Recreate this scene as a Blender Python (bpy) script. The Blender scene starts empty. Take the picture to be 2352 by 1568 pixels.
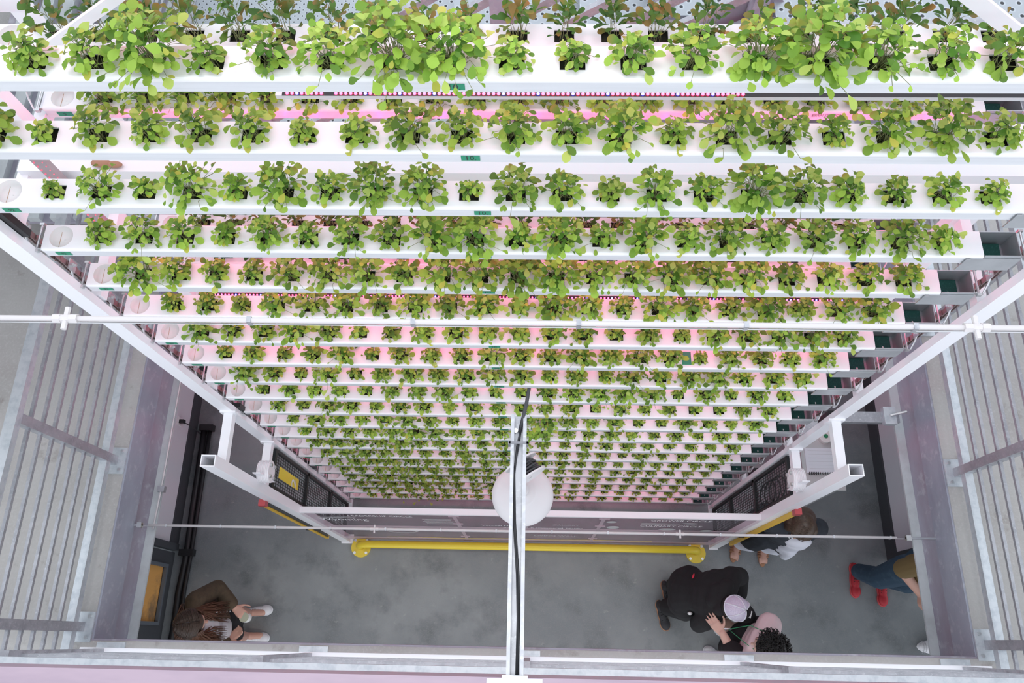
import bpy, bmesh, math, random
from math import sin, cos, pi, radians as R_, sqrt, atan2
from mathutils import Vector, Matrix, Euler
random.seed(7)
C = bpy.context.scene.collection
sc = bpy.context.scene
H = 7.65                      # camera height above the ground floor

# ------------------------------------------------------------------ materials
def mat(name, col, rough=.5, metal=0., noise=None, spec=.5, bump=None, emit=None, coat=0.):
    m = bpy.data.materials.new(name); m.use_nodes = True
    nt = m.node_tree; b = nt.nodes['Principled BSDF']
    b.inputs['Base Color'].default_value = (*col, 1); b.inputs['Roughness'].default_value = rough
    b.inputs['Metallic'].default_value = metal; b.inputs['Specular IOR Level'].default_value = spec
    b.inputs['Coat Weight'].default_value = coat
    if emit:
        b.inputs['Emission Color'].default_value = (*emit[0], 1); b.inputs['Emission Strength'].default_value = emit[1]
    if noise or bump:
        tc = nt.nodes.new('ShaderNodeTexCoord')
    if noise:
        # noise: list of (scale, detail, col2, lo, hi, stretch)
        prev = None
        for (s, d, c2, lo, hi, st) in noise:
            mp = nt.nodes.new('ShaderNodeMapping'); mp.inputs['Scale'].default_value = st
            nt.links.new(tc.outputs['Object'], mp.inputs['Vector'])
            n = nt.nodes.new('ShaderNodeTexNoise'); n.inputs['Scale'].default_value = s; n.inputs['Detail'].default_value = d
            n.inputs['Roughness'].default_value = .62
            nt.links.new(mp.outputs[0], n.inputs['Vector'])
            rmp = nt.nodes.new('ShaderNodeMapRange'); rmp.inputs['From Min'].default_value = lo; rmp.inputs['From Max'].default_value = hi
            nt.links.new(n.outputs['Fac'], rmp.inputs['Value'])
            mx = nt.nodes.new('ShaderNodeMix'); mx.data_type = 'RGBA'
            nt.links.new(rmp.outputs[0], mx.inputs['Factor'])
            if prev is None: mx.inputs['A'].default_value = (*col, 1)
            else: nt.links.new(prev, mx.inputs['A'])
            mx.inputs['B'].default_value = (*c2, 1)
            prev = mx.outputs['Result']
        nt.links.new(prev, b.inputs['Base Color'])
    if bump:
        n = nt.nodes.new('ShaderNodeTexNoise'); n.inputs['Scale'].default_value = bump[0]; n.inputs['Detail'].default_value = 4
        nt.links.new(tc.outputs['Object'], n.inputs['Vector'])
        bp = nt.nodes.new('ShaderNodeBump'); bp.inputs['Strength'].default_value = bump[1]; bp.inputs['Distance'].default_value = .01
        nt.links.new(n.outputs['Fac'], bp.inputs['Height']); nt.links.new(bp.outputs[0], b.inputs['Normal'])
    return m
U = (1, 1, 1)
M = {}
M['lid'] = mat('white_plastic', (.86, .86, .87), .35)
M['alu'] = mat('brushed_aluminium', (.82, .84, .87), .40, .35, [(6, 3, (.74, .76, .79), .35, .7, (.3, 8, 8))])
_nt = M['alu'].node_tree; _b = _nt.nodes['Principled BSDF']; _b.inputs['Anisotropic'].default_value = .85; _b.inputs['Roughness'].default_value = .30
_cv = _nt.nodes.new('ShaderNodeCombineXYZ'); _cv.inputs[2].default_value = 1; _nt.links.new(_cv.outputs[0], _b.inputs['Tangent'])
M['aluplate'] = mat('aluminium_plate', (.50, .52, .54), .45, .6, [(9, 4, (.42, .44, .46), .35, .7, U)])
M['cup'] = mat('white_cup', (.80, .80, .78), .4)
M['rust'] = mat('rusty_streak', (.55, .38, .26), .7)
M['medium'] = mat('dark_growing_medium', (.022, .028, .018), .9, 0, [(40, 4, (.05, .045, .03), .45, .7, U)])
M['pad'] = mat('green_scrub_pad', (.012, .075, .062), .95, 0, [(160, 4, (.03, .13, .11), .5, .75, U)])
M['tape'] = mat('green_tape', (.028, .27, .155), .6)
M['ink'] = mat('black_ink', (.03, .03, .03), .6)
M['frame'] = mat('white_painted_steel', (.88, .88, .91), .38)
M['galv'] = mat('galvanised_steel', (.46, .47, .50), .42, .55, [(14, 3, (.36, .37, .40), .4, .65, U), (70, 2, (.54, .56, .58), .55, .75, U)])
M['galvlight'] = mat('bright_galvanised_steel', (.62, .66, .69), .38, .5, [(22, 4, (.48, .53, .57), .45, .7, U)])
M['beam'] = mat('weathered_steel_beam', (.40, .39, .46), .55, .25, [(2.2, 5, (.31, .27, .32), .42, .68, (1, .5, 1)), (11, 6, (.52, .53, .57), .55, .75, U)])
M['edge'] = mat('blue_grey_steel_edge', (.40, .42, .49), .5, .25, [(3, 5, (.31, .31, .38), .42, .68, (1, .5, 1)), (16, 6, (.54, .56, .60), .55, .75, U)])
M['flange'] = mat('grey_steel_flange', (.56, .60, .61), .55, .2, [(5, 5, (.44, .47, .48), .45, .7, U)])
M['conc'] = mat('upper_concrete', (.42, .41, .395), .8, 0, [(1.6, 6, (.35, .335, .32), .45, .7, U), (6, 6, (.27, .25, .23), .60, .74, U), (60, 3, (.46, .45, .44), .5, .8, U)], bump=(60, .15))
M['floor'] = mat('polished_ground_concrete', (.205, .225, .24), .42, 0, [(.9, 6, (.29, .31, .32), .42, .62, U), (2.6, 7, (.15, .165, .175), .50, .68, U), (12, 8, (.40, .42, .41), .64, .78, U), (90, 3, (.27, .275, .27), .5, .8, U)], bump=(25, .06))
M['wall'] = mat('grey_painted_wall', (.70, .69, .74), .7)
M['skirt'] = mat('charcoal_skirting', (.05, .054, .062), .6)
M['door'] = mat('charcoal_door', (.065, .072, .082), .5)
M['doorframe'] = mat('slate_door_trim', (.13, .15, .175), .5)
M['amber'] = mat('painted_amber_glow', (.62, .33, .10), .6, 0, [(3.2, 5, (.16, .12, .08), .5, .66, U)], emit=((1., .5, .14), .05))  # warm reflected light put into the pane's colour and faint emission
M['black'] = mat('black_plastic', (.012, .012, .014), .4)
M['blackmetal'] = mat('black_metal', (.02, .021, .023), .45, .3)
M['yellow'] = mat('yellow_paint', (.86, .66, .05), .35)
M['yellowd'] = mat('deep_yellow', (.72, .43, .02), .4)
M['red'] = mat('red_plastic', (.45, .05, .06), .45)
M['ribbed'] = mat('ribbed_white_plastic', (.82, .80, .82), .45)
M['steel'] = mat('zinc_steel', (.62, .63, .64), .3, .85)
M['pinkrod'] = mat('salmon_cap', (.72, .18, .14), .5)
M['letter'] = mat('white_vinyl', (.82, .82, .84), .5)
M['dimletter'] = mat('pale_vinyl', (.50, .50, .51), .5)
M['tag'] = mat('engraving', (.12, .12, .13), .5)
M['cable'] = mat('black_cable', (.035, .036, .04), .5)
M['shade'] = mat('white_enamel', (.60, .58, .59), .35)
M['paper'] = mat('white_paper', (.80, .82, .88), .7)
M['rodw'] = mat('pale_tube', (.62, .59, .59), .4)
M['wood'] = mat('brown_wood', (.40, .21, .13), .6)
M['pink'] = mat('pink_grow_strip', (.9, .3, .5), .5, emit=((1., .035, .23), 13.))
M['pinklow'] = mat('soft_pink_grow_strip', (.9, .3, .5), .5, emit=((1., .035, .23), 8.))
M['ledred'] = mat('red_diode', (.9, .1, .1), .4, emit=((1., .02, .07), 26.))
M['ledblue'] = mat('blue_diode', (.1, .1, .9), .4, emit=((.07, .05, 1.), 22.))
M['leddim'] = mat('dim_red_diode', (.9, .1, .12), .4, emit=((1., .05, .12), 2.))
M['tie'] = mat('grey_nylon', (.20, .20, .22), .5)
M['chain'] = mat('oily_chain_steel', (.34, .27, .26), .38, .75)
M['ledhot'] = mat('bright_red_diode', (.9, .1, .1), .4, emit=((1., .015, .14), 130.))
M['ledhotblue'] = mat('bright_blue_diode', (.1, .1, .9), .4, emit=((.07, .05, 1.), 130.))
M['gold'] = mat('mustard_board', (.42, .30, .13), .7)
# people
M['skin'] = mat('fair_skin', (.56, .32, .25), .5)
M['skin2'] = mat('pale_skin', (.62, .40, .33), .5)
M['brownjacket'] = mat('olive_brown_jacket', (.085, .06, .035), .85, 0, [(30, 3, (.06, .042, .026), .4, .7, U)])
M['auburn'] = mat('auburn_hair', (.115, .052, .030), .5)
M['auburn2'] = mat('brown_crown_hair', (.050, .030, .022), .42, 0, [(60, 3, (.10, .062, .045), .45, .7, (1, 4, 1))])
M['greytop'] = mat('light_grey_top', (.52, .52, .55), .8)
M['whitecanvas'] = mat('white_canvas', (.75, .75, .78), .7)
M['tan'] = mat('tan_leather', (.36, .18, .10), .6)
M['navy'] = mat('dark_slate_wool', (.028, .034, .045), .85, 0, [(20, 3, (.04, .047, .058), .45, .7, U)])
M['whitecloth'] = mat('white_cotton', (.74, .76, .85), .8)
M['hairbrown'] = mat('light_brown_hair', (.062, .038, .026), .45, 0, [(60, 3, (.13, .085, .055), .45, .7, (1, 4, 1))])
M['blackcloth'] = mat('black_fleece', (.012, .011, .013), .9)
M['blackhair'] = mat('black_hair', (.012, .010, .010), .45)
M['pinkcloth'] = mat('pale_pink_cotton', (.66, .52, .54), .85)
M['lilac'] = mat('pale_lilac_mesh', (.66, .62, .76), .7, 0, [(160, 2, (.56, .52, .68), .45, .6, U)])
M['denim'] = mat('dark_denim', (.022, .05, .085), .85, 0, [(14, 4, (.05, .09, .13), .5, .75, U)])
M['khaki'] = mat('khaki_shirt', (.17, .115, .045), .85)
M['redshoe'] = mat('red_knit', (.42, .018, .03), .6)
M['green'] = mat('green_cord', (.03, .25, .11), .6)
M['eye'] = mat('dark_eye', (.03, .02, .02), .3)
M['lip'] = mat('lip', (.5, .16, .15), .5)

def glass_mat():
    m = bpy.data.materials.new('clear_acrylic'); m.use_nodes = True; nt = m.node_tree
    for n in list(nt.nodes): nt.nodes.remove(n)
    o = nt.nodes.new('ShaderNodeOutputMaterial'); mx = nt.nodes.new('ShaderNodeMixShader')
    t = nt.nodes.new('ShaderNodeBsdfTransparent'); t.inputs[0].default_value = (.93, .92, .94, 1)
    g = nt.nodes.new('ShaderNodeBsdfGlossy'); g.inputs['Roughness'].default_value = .3
    d = nt.nodes.new('ShaderNodeBsdfDiffuse'); d.inputs[0].default_value = (.62, .55, .60, 1)  # mauve diffuse paints the reflected veil over the clear panel
    m2 = nt.nodes.new('ShaderNodeMixShader'); m2.inputs[0].default_value = .6
    nt.links.new(g.outputs[0], m2.inputs[1]); nt.links.new(d.outputs[0], m2.inputs[2]); mx.inputs[0].default_value = .10
    nt.links.new(t.outputs[0], mx.inputs[1]); nt.links.new(m2.outputs[0], mx.inputs[2])
    nt.links.new(mx.outputs[0], o.inputs[0]); return m
M['glass'] = glass_mat()
def half_clear_mat():
    m = bpy.data.materials.new('reflection_band'); m.use_nodes = True; nt = m.node_tree
    b = nt.nodes['Principled BSDF']; o = nt.nodes['Material Output']
    b.inputs['Base Color'].default_value = (.62, .50, .56, 1); b.inputs['Roughness'].default_value = .4  # pinkish mix for the painted panel reflections, also on the joint strips
    t = nt.nodes.new('ShaderNodeBsdfTransparent'); mx = nt.nodes.new('ShaderNodeMixShader'); mx.inputs[0].default_value = .55
    nt.links.new(t.outputs[0], mx.inputs[1]); nt.links.new(b.outputs[0], mx.inputs[2]); nt.links.new(mx.outputs[0], o.inputs[0]); return m
M['half_clear'] = half_clear_mat()
def leaf_mat(name, tint):
    m = bpy.data.materials.new(name); m.use_nodes = True; nt = m.node_tree
    b = nt.nodes['Principled BSDF']; o = nt.nodes['Material Output']
    at = nt.nodes.new('ShaderNodeAttribute'); at.attribute_name = 'Col'
    oi = nt.nodes.new('ShaderNodeObjectInfo')
    hs = nt.nodes.new('ShaderNodeHueSaturation'); hs.inputs['Saturation'].default_value = 1.04
    mr = nt.nodes.new('ShaderNodeMapRange'); mr.inputs['To Min'].default_value = .84 * tint; mr.inputs['To Max'].default_value = 1.2 * tint
    nt.links.new(oi.outputs['Random'], mr.inputs['Value']); nt.links.new(mr.outputs[0], hs.inputs['Value'])
    nt.links.new(at.outputs['Color'], hs.inputs['Color'])
    nt.links.new(hs.outputs[0], b.inputs['Base Color'])
    b.inputs['Roughness'].default_value = .5; b.inputs['Specular IOR Level'].default_value = .35
    tr = nt.nodes.new('ShaderNodeBsdfTranslucent'); mx = nt.nodes.new('ShaderNodeMixShader'); mx.inputs[0].default_value = .3
    nt.links.new(hs.outputs[0], tr.inputs[0]); nt.links.new(b.outputs[0], mx.inputs[1]); nt.links.new(tr.outputs[0], mx.inputs[2])
    nt.links.new(mx.outputs[0], o.inputs[0]); return m
M['leaf'] = leaf_mat('salad_leaf', 1.)
M['stem'] = mat('olive_leaf_stalk', (.20, .22, .09), .6)

def perf_mat(scale):
    # plank grating: raised perforations, purely procedural
    m = bpy.data.materials.new('perforated_grating'); m.use_nodes = True; nt = m.node_tree; b = nt.nodes['Principled BSDF']
    b.inputs['Metallic'].default_value = .5; b.inputs['Roughness'].default_value = .42
    tc = nt.nodes.new('ShaderNodeTexCoord'); mp = nt.nodes.new('ShaderNodeMapping')
    mp.inputs['Scale'].default_value = (scale, scale, 0); mp.inputs['Rotation'].default_value = (0, 0, pi/4)
    nt.links.new(tc.outputs['Object'], mp.inputs['Vector'])
    fr = nt.nodes.new('ShaderNodeVectorMath'); fr.operation = 'FRACTION'; nt.links.new(mp.outputs[0], fr.inputs[0])
    sb = nt.nodes.new('ShaderNodeVectorMath'); sb.operation = 'SUBTRACT'; nt.links.new(fr.outputs[0], sb.inputs[0]); sb.inputs[1].default_value = (.5, .5, 0)
    ln = nt.nodes.new('ShaderNodeVectorMath'); ln.operation = 'LENGTH'; nt.links.new(sb.outputs[0], ln.inputs[0])
    cr = nt.nodes.new('ShaderNodeValToRGB'); e = cr.color_ramp.elements
    e[0].position = .15; e[0].color = (.05, .055, .06, 1); e[1].position = .20; e[1].color = (.52, .57, .60, 1)
    x = cr.color_ramp.elements.new(.34); x.color = (.40, .44, .47, 1)
    nt.links.new(ln.outputs['Value'], cr.inputs[0]); nt.links.new(cr.outputs[0], b.inputs['Base Color']); return m
M['perf'] = perf_mat(26.)

# ------------------------------------------------------------------ mesh building
class MB:
    def __init__(s): s.v = []; s.f = []; s.m = []; s.cm = 0
    def add(s, vs, fs):
        o = len(s.v); s.v += [tuple(v) for v in vs]
        for f in fs: s.f.append(tuple(i+o for i in f)); s.m.append(s.cm)
        return s
    def box(s, x0, x1, y0, y1, z0, z1, mtx=None):
        vs = [(x, y, z) for x in (x0, x1) for y in (y0, y1) for z in (z0, z1)]
        if mtx: vs = [mtx @ Vector(v) for v in vs]
        return s.add(vs, [(0, 1, 3, 2), (4, 6, 7, 5), (0, 4, 5, 1), (2, 3, 7, 6), (0, 2, 6, 4), (1, 5, 7, 3)])
    def bar(s, a, b, w, h, up=(0, 0, 1)):
        a = Vector(a); b = Vector(b); d = (b-a).normalized(); u = Vector(up)
        if abs(d.dot(u)) > .99: u = Vector((0, 1, 0))
        x = d.cross(u).normalized(); y = x.cross(d).normalized()
        vs = [p + x*sx*w/2 + y*sy*h/2 for p in (a, b) for sx, sy in ((-1, -1), (1, -1), (1, 1), (-1, 1))]
        return s.add(vs, [(3, 2, 1, 0), (4, 5, 6, 7), (0, 1, 5, 4), (1, 2, 6, 5), (2, 3, 7, 6), (3, 0, 4, 7)])
    def tube(s, pts, r, n=8, cap=True):
        pts = [Vector(p) for p in pts]; rs = r if isinstance(r, (list, tuple)) else [r]*len(pts)
        rings = []; prevx = None
        for i, p in enumerate(pts):
            d = (pts[min(i+1, len(pts)-1)] - pts[max(i-1, 0)])
            d = d.normalized() if d.length > 1e-9 else Vector((0, 0, 1))
            if prevx is None:
                u = Vector((0, 0, 1)) if abs(d.z) < .9 else Vector((1, 0, 0)); x = d.cross(u).normalized()
            else:
                x = prevx - d*prevx.dot(d); x = x.normalized() if x.length > 1e-6 else d.orthogonal().normalized()
            prevx = x; y = d.cross(x)
            rings.append([p + (x*cos(2*pi*k/n) + y*sin(2*pi*k/n))*rs[i] for k in range(n)])
        vs = [v for rg in rings for v in rg]; fs = []
        for i in range(len(pts)-1):
            for k in range(n):
                a = i*n+k; b = i*n+(k+1) % n; fs.append((a, b, b+n, a+n))
        if cap: fs.append(tuple(range(n-1, -1, -1))); fs.append(tuple(range((len(pts)-1)*n, len(pts)*n)))
        return s.add(vs, fs)
    def lathe(s, prof, c=(0, 0, 0), n=32, mtx=None):
        vs = []; fs = []
        for r, z in prof:
            for k in range(n):
                v = Vector((r*cos(2*pi*k/n), r*sin(2*pi*k/n), z))
                if mtx: v = mtx @ v
                vs.append(v+Vector(c))
        for i in range(len(prof)-1):
            for k in range(n):
                a = i*n+k; b = i*n+(k+1) % n; fs.append((a, b, b+n, a+n))
        return s.add(vs, fs)
    def ell(s, c, r, mtx=None, n=16, m=10):
        prof = []; vs = []; fs = []
        c = Vector(c)
        for i in range(m+1):
            t = pi*i/m
            for k in range(n):
                v = Vector((r[0]*sin(t)*cos(2*pi*k/n), r[1]*sin(t)*sin(2*pi*k/n), -r[2]*cos(t)))
                if mtx: v = mtx @ v
                vs.append(c+v)
        for i in range(m):
            for k in range(n):
                a = i*n+k; b = i*n+(k+1) % n; fs.append((a, b, b+n, a+n))
        return s.add(vs, fs)
    def cap(s, a, b, ra, rb, n=12):   # tapered capsule for bodies
        a = Vector(a); b = Vector(b); d = b-a; L = max(d.length, 1e-6); d /= L
        pts = []; rs = []
        for t in (-1, -.8, -.45, 0): pts.append(a + d*ra*t); rs.append(ra*sqrt(max(0.0009, 1-t*t)))
        for t in (0, .45, .8, 1): pts.append(b + d*rb*t); rs.append(rb*sqrt(max(0.0009, 1-t*t)))
        return s.tube(pts, rs, n)
    def mesh(s, name, mats, smooth=False):
        me = bpy.data.meshes.new(name); me.from_pydata(s.v, [], s.f)
        for m in (mats if isinstance(mats, (list, tuple)) else [mats]): me.materials.append(m)
        if max(s.m, default=0) > 0: me.polygons.foreach_set('material_index', s.m)
        if smooth: me.polygons.foreach_set('use_smooth', [True]*len(me.polygons))
        me.update(); return me
    def build(s, name, mats, parent=None, smooth=False, label=None):
        return link(name, s.mesh(name, mats, smooth), parent, label)

def link(name, me, parent=None, label=None):
    o = bpy.data.objects.new(name, me); C.objects.link(o)
    if parent: o.parent = parent
    if label: o['label'] = label
    return o
def tag(o, label=None, cat=None, group=None, kind=None):
    if label: o['label'] = label
    if cat: o['category'] = cat
    if group: o['group'] = group
    if kind: o['kind'] = kind
    return o
def thing(name, label, cat, loc=(0, 0, 0), group=None, rotz=0):
    o = bpy.data.objects.new(name, None); C.objects.link(o); o.location = loc; o.rotation_euler = (0, 0, rotz)
    o.empty_display_size = .05
    return tag(o, label, cat, group)
KIDS = {}
def copy_tree(o, parent=None):
    c = o.copy(); C.objects.link(c); c.parent = parent
    for ch in [x for x in o.children]: copy_tree(ch, c)
    return c
TXT = {}
def text(body, parent, loc, size, material, rot=(pi/2, 0, 0), sx=1., align='CENTER', name='lettering'):
    key = (body, size, material.name)
    if key not in TXT:
        cu = bpy.data.curves.new(name, 'FONT'); cu.body = body; cu.size = size; cu.align_x = align; cu.align_y = 'CENTER'
        cu.resolution_u = 3; cu.materials.append(material)
        t = bpy.data.objects.new(name, cu); C.objects.link(t); bpy.context.view_layer.update()
        dg = bpy.context.evaluated_depsgraph_get()
        TXT[key] = bpy.data.meshes.new_from_object(t.evaluated_get(dg)); TXT[key].name = name
        bpy.data.objects.remove(t); bpy.data.curves.remove(cu)
    o = bpy.data.objects.new(name, TXT[key]); C.objects.link(o); o.parent = parent; o.location = loc; o.rotation_euler = rot; o.scale = (sx, 1, 1)
    return o
def struct(o): o['kind'] = 'structure'; return o
ORD = 'zeroth first second third fourth fifth sixth seventh eighth ninth tenth eleventh twelfth thirteenth fourteenth fifteenth sixteenth seventeenth eighteenth nineteenth twentieth'.split() + ['twenty-first', 'twenty-second']

# ------------------------------------------------------------------ camera
cam = bpy.data.cameras.new('camera'); co = bpy.data.objects.new('camera', cam); C.objects.link(co)
cam.sensor_width = 36; cam.lens = 1810.2/2352*36; cam.clip_start = .02; cam.clip_end = 200
co.location = (0, 0, H); co.rotation_euler = (0.363204723, 0.0203596065, 0.0191297339)
sc.camera = co

# ------------------------------------------------------------------ setting
Z2 = 2.68
def part(parent, name, m, fn, smooth=False):
    b = MB(); fn(b); return b.build(name, m, parent, smooth)
fl = MB().box(-9, 9, -6, 9, -.1, 0).build('floor', M['floor']); struct(fl)
XS0, XS1 = -2.61, 2.60        # edges of the opening in the upper floor
struct(MB().box(-7, XS0, -2.4, 5.6, Z2-.14, Z2).build('floor_upper_left', M['conc']))
struct(MB().box(XS1, 7, -2.4, 5.6, Z2-.14, Z2).build('floor_upper_right', M['conc']))
struct(MB().box(XS0, XS1, -2.4, -.045, Z2-.14, Z2).build('floor_upper_front', M['conc']))
def side_beam(s):
    x = XS0 if s < 0 else XS1
    b = MB(); n = 'left' if s < 0 else 'right'
    b.box(min(x, x+.012*-s), max(x, x+.012*-s), -.045, 5.4, 2.435, Z2-.004)        # edge plate
    o1 = struct(b.build('trim_1' if s < 0 else 'trim_2', M['edge']))
    e = MB(); e.box(min(x, x+.006*-s), max(x, x+.006*-s), -.045, 5.4, 2.246, 2.435)   # web
    o2 = struct(e.build('beam_'+n, [M['beam']]))
    e = MB(); e.box(min(x-.066*s, x+.10*s), max(x-.066*s, x+.10*s), -.045, 5.4, 2.230, 2.246)
    o3 = struct(e.build('trim_3' if s < 0 else 'trim_4', [M['flange']]))
side_beam(-1); side_beam(1)
bb = MB().box(XS0, XS1, -.045, -.035, 2.246, Z2-.003); bb.box(XS0, XS1, -.16, -.05, 2.230, 2.246); struct(bb.build('beam_front', M['beam']))
# third-floor edge just under the camera
b3 = MB().box(-4, 4, -.09, -.08, 5.45, 5.64); b3.box(-4, 4, -.26, -.08, 5.64, 5.655)
struct(b3.build('beam_upper', mat('mauve_steel', (.40, .31, .37), .5, .2, [(2.5, 4, (.32, .25, .31), .45, .7, (1, 4, 1))])))
struct(MB().box(-5, 5, -.6, -.26, 5.5, 5.64).build('floor_third', M['conc']))
# lower walls
wl = MB().box(-3.42, -3.37, .80, 6, 0, 2.54); struct(wl.build('wall_left', M['wall']))
struct(MB().box(-3.37, -3.355, .80, 6, 0, .17).build('baseboard_left', M['skirt']))
wr = MB().box(3.34, 3.40, .82, 6, 0, 2.54); struct(wr.build('wall_right', M['wall']))
sk = MB().box(3.322, 3.34, .82, 6, 0, .19); sk.box(3.322, 3.42, .76, .82, 0, 2.54); struct(sk.build('baseboard_right', M['skirt']))
struct(MB().box(-7, -2.15, .95, 5.6, 5.5, 5.64).build('shade_slab_left', M['conc'])); struct(MB().box(2.15, 7, .95, 1.85, 5.5, 5.64).build('shade_slab_right', M['conc']))  # unseen side slabs, added and sized to shade the upper decks
struct(MB().box(-7, 7, 5.6, 5.7, 0, 2.54).build('wall_back', M['wall']))
# door on the left wall, amber reflected glow painted into its pane
d = thing('door_1', 'charcoal door with a window reflecting amber light on the left wall', 'door'); struct(d)
b = MB().box(-3.42, -3.37, -.14, .72, .01, .15); b.box(-3.42, -3.37, -.14, .72, 2.02, 2.30)
b.box(-3.42, -3.37, .60, .72, .15, 2.02); b.box(-3.42, -3.37, -.14, .075, .15, 2.02); b.build('door_leaf', M['door'], d)
b = MB().box(-3.42, -3.345, .74, .80, 0, 2.54); b.box(-3.42, -3.37, -1.2, -.15, 0, 2.54); b.build('door_frame', M['door'], d)
b = MB(); b.box(-3.385, -3.355, .575, .605, .13, 2.04); b.box(-3.385, -3.355, .07, .575, .13, .16); b.box(-3.385, -3.355, .07, .10, .16, 2.04)
b.build('glazing_bead', M['doorframe'], d)
MB().box(-3.405, -3.395, .075, .60, .15, 2.02).build('glass_pane', M['amber'], d)

# ------------------------------------------------------------------ guard rails round the opening
def guard_side(s):
    X = -2.685 if s < 0 else 2.67
    root = thing('guardrail', ('left' if s < 0 else 'right')+' galvanised guardrail of long horizontal bars along the upper concrete floor edge', 'guardrail', (X, 0, Z2))
    y0, y1 = (-.2, 5.0)
    MB().box(-.03, .03, y0, y1, 1.04, 1.085).build('top_rail', M['galvlight'], root)
    MB().box(-.024, .024, y0, y1, .085, .135).build('bottom_rail', M['galvlight'], root)
    for i in range(7):
        z = .135 + (1.04-.135)*(i+1)/8
        MB().box(-.009, .009, y0, y1, z-.0095, z+.0095).build('bar', M['galv'], root)
    for y in (.03, 1.035, 2.04, 3.045, 4.05):
        p = MB().box(-.027, .027, y-.027, y+.027, .0, 1.04).build('post', M['galv'], root)
        q = MB().box(-.045 if s < 0 else -.075, .075 if s < 0 else .045, y-.085, y+.085, .0, .012)
        q.cm = 1
        for dy in (-.06, .06): q.tube([(.05*-s, y+dy, .012), (.05*-s, y+dy, .026)], .011, 6)
        q.build('base_plate', [M['galvlight'], M['steel']], p)
guard_side(-1); guard_side(1)
root = thing('guardrail', 'front guardrail of stacked pale bars running along the bottom of the view', 'guardrail', (0, -.112, Z2))
MB().box(-3.9, 3.9, -.038, -.002, 1.02, 1.07).build('top_rail', M['galvlight'], root)
MB().box(-2.6, 2.6, -.006, .030, .085, .13).build('bottom_rail', M['frame'], root)
for i in range(7):
    z = .13 + .89*(i+1)/8
    MB().box(-3.9, 3.9, -.012, .010, z-.012, z+.012).build('bar', M['galv'], root)
for x in (-2.48, -1.27, -.02, 1.22, 2.46):
    p = MB().box(x-.026, x+.026, -.025, .024, 0, 1.02).build('post', M['galv'], root)
    MB().box(x-.085, x+.085, -.02, .06, .0, .012).build('base_plate', M['galvlight'], p)

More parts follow.
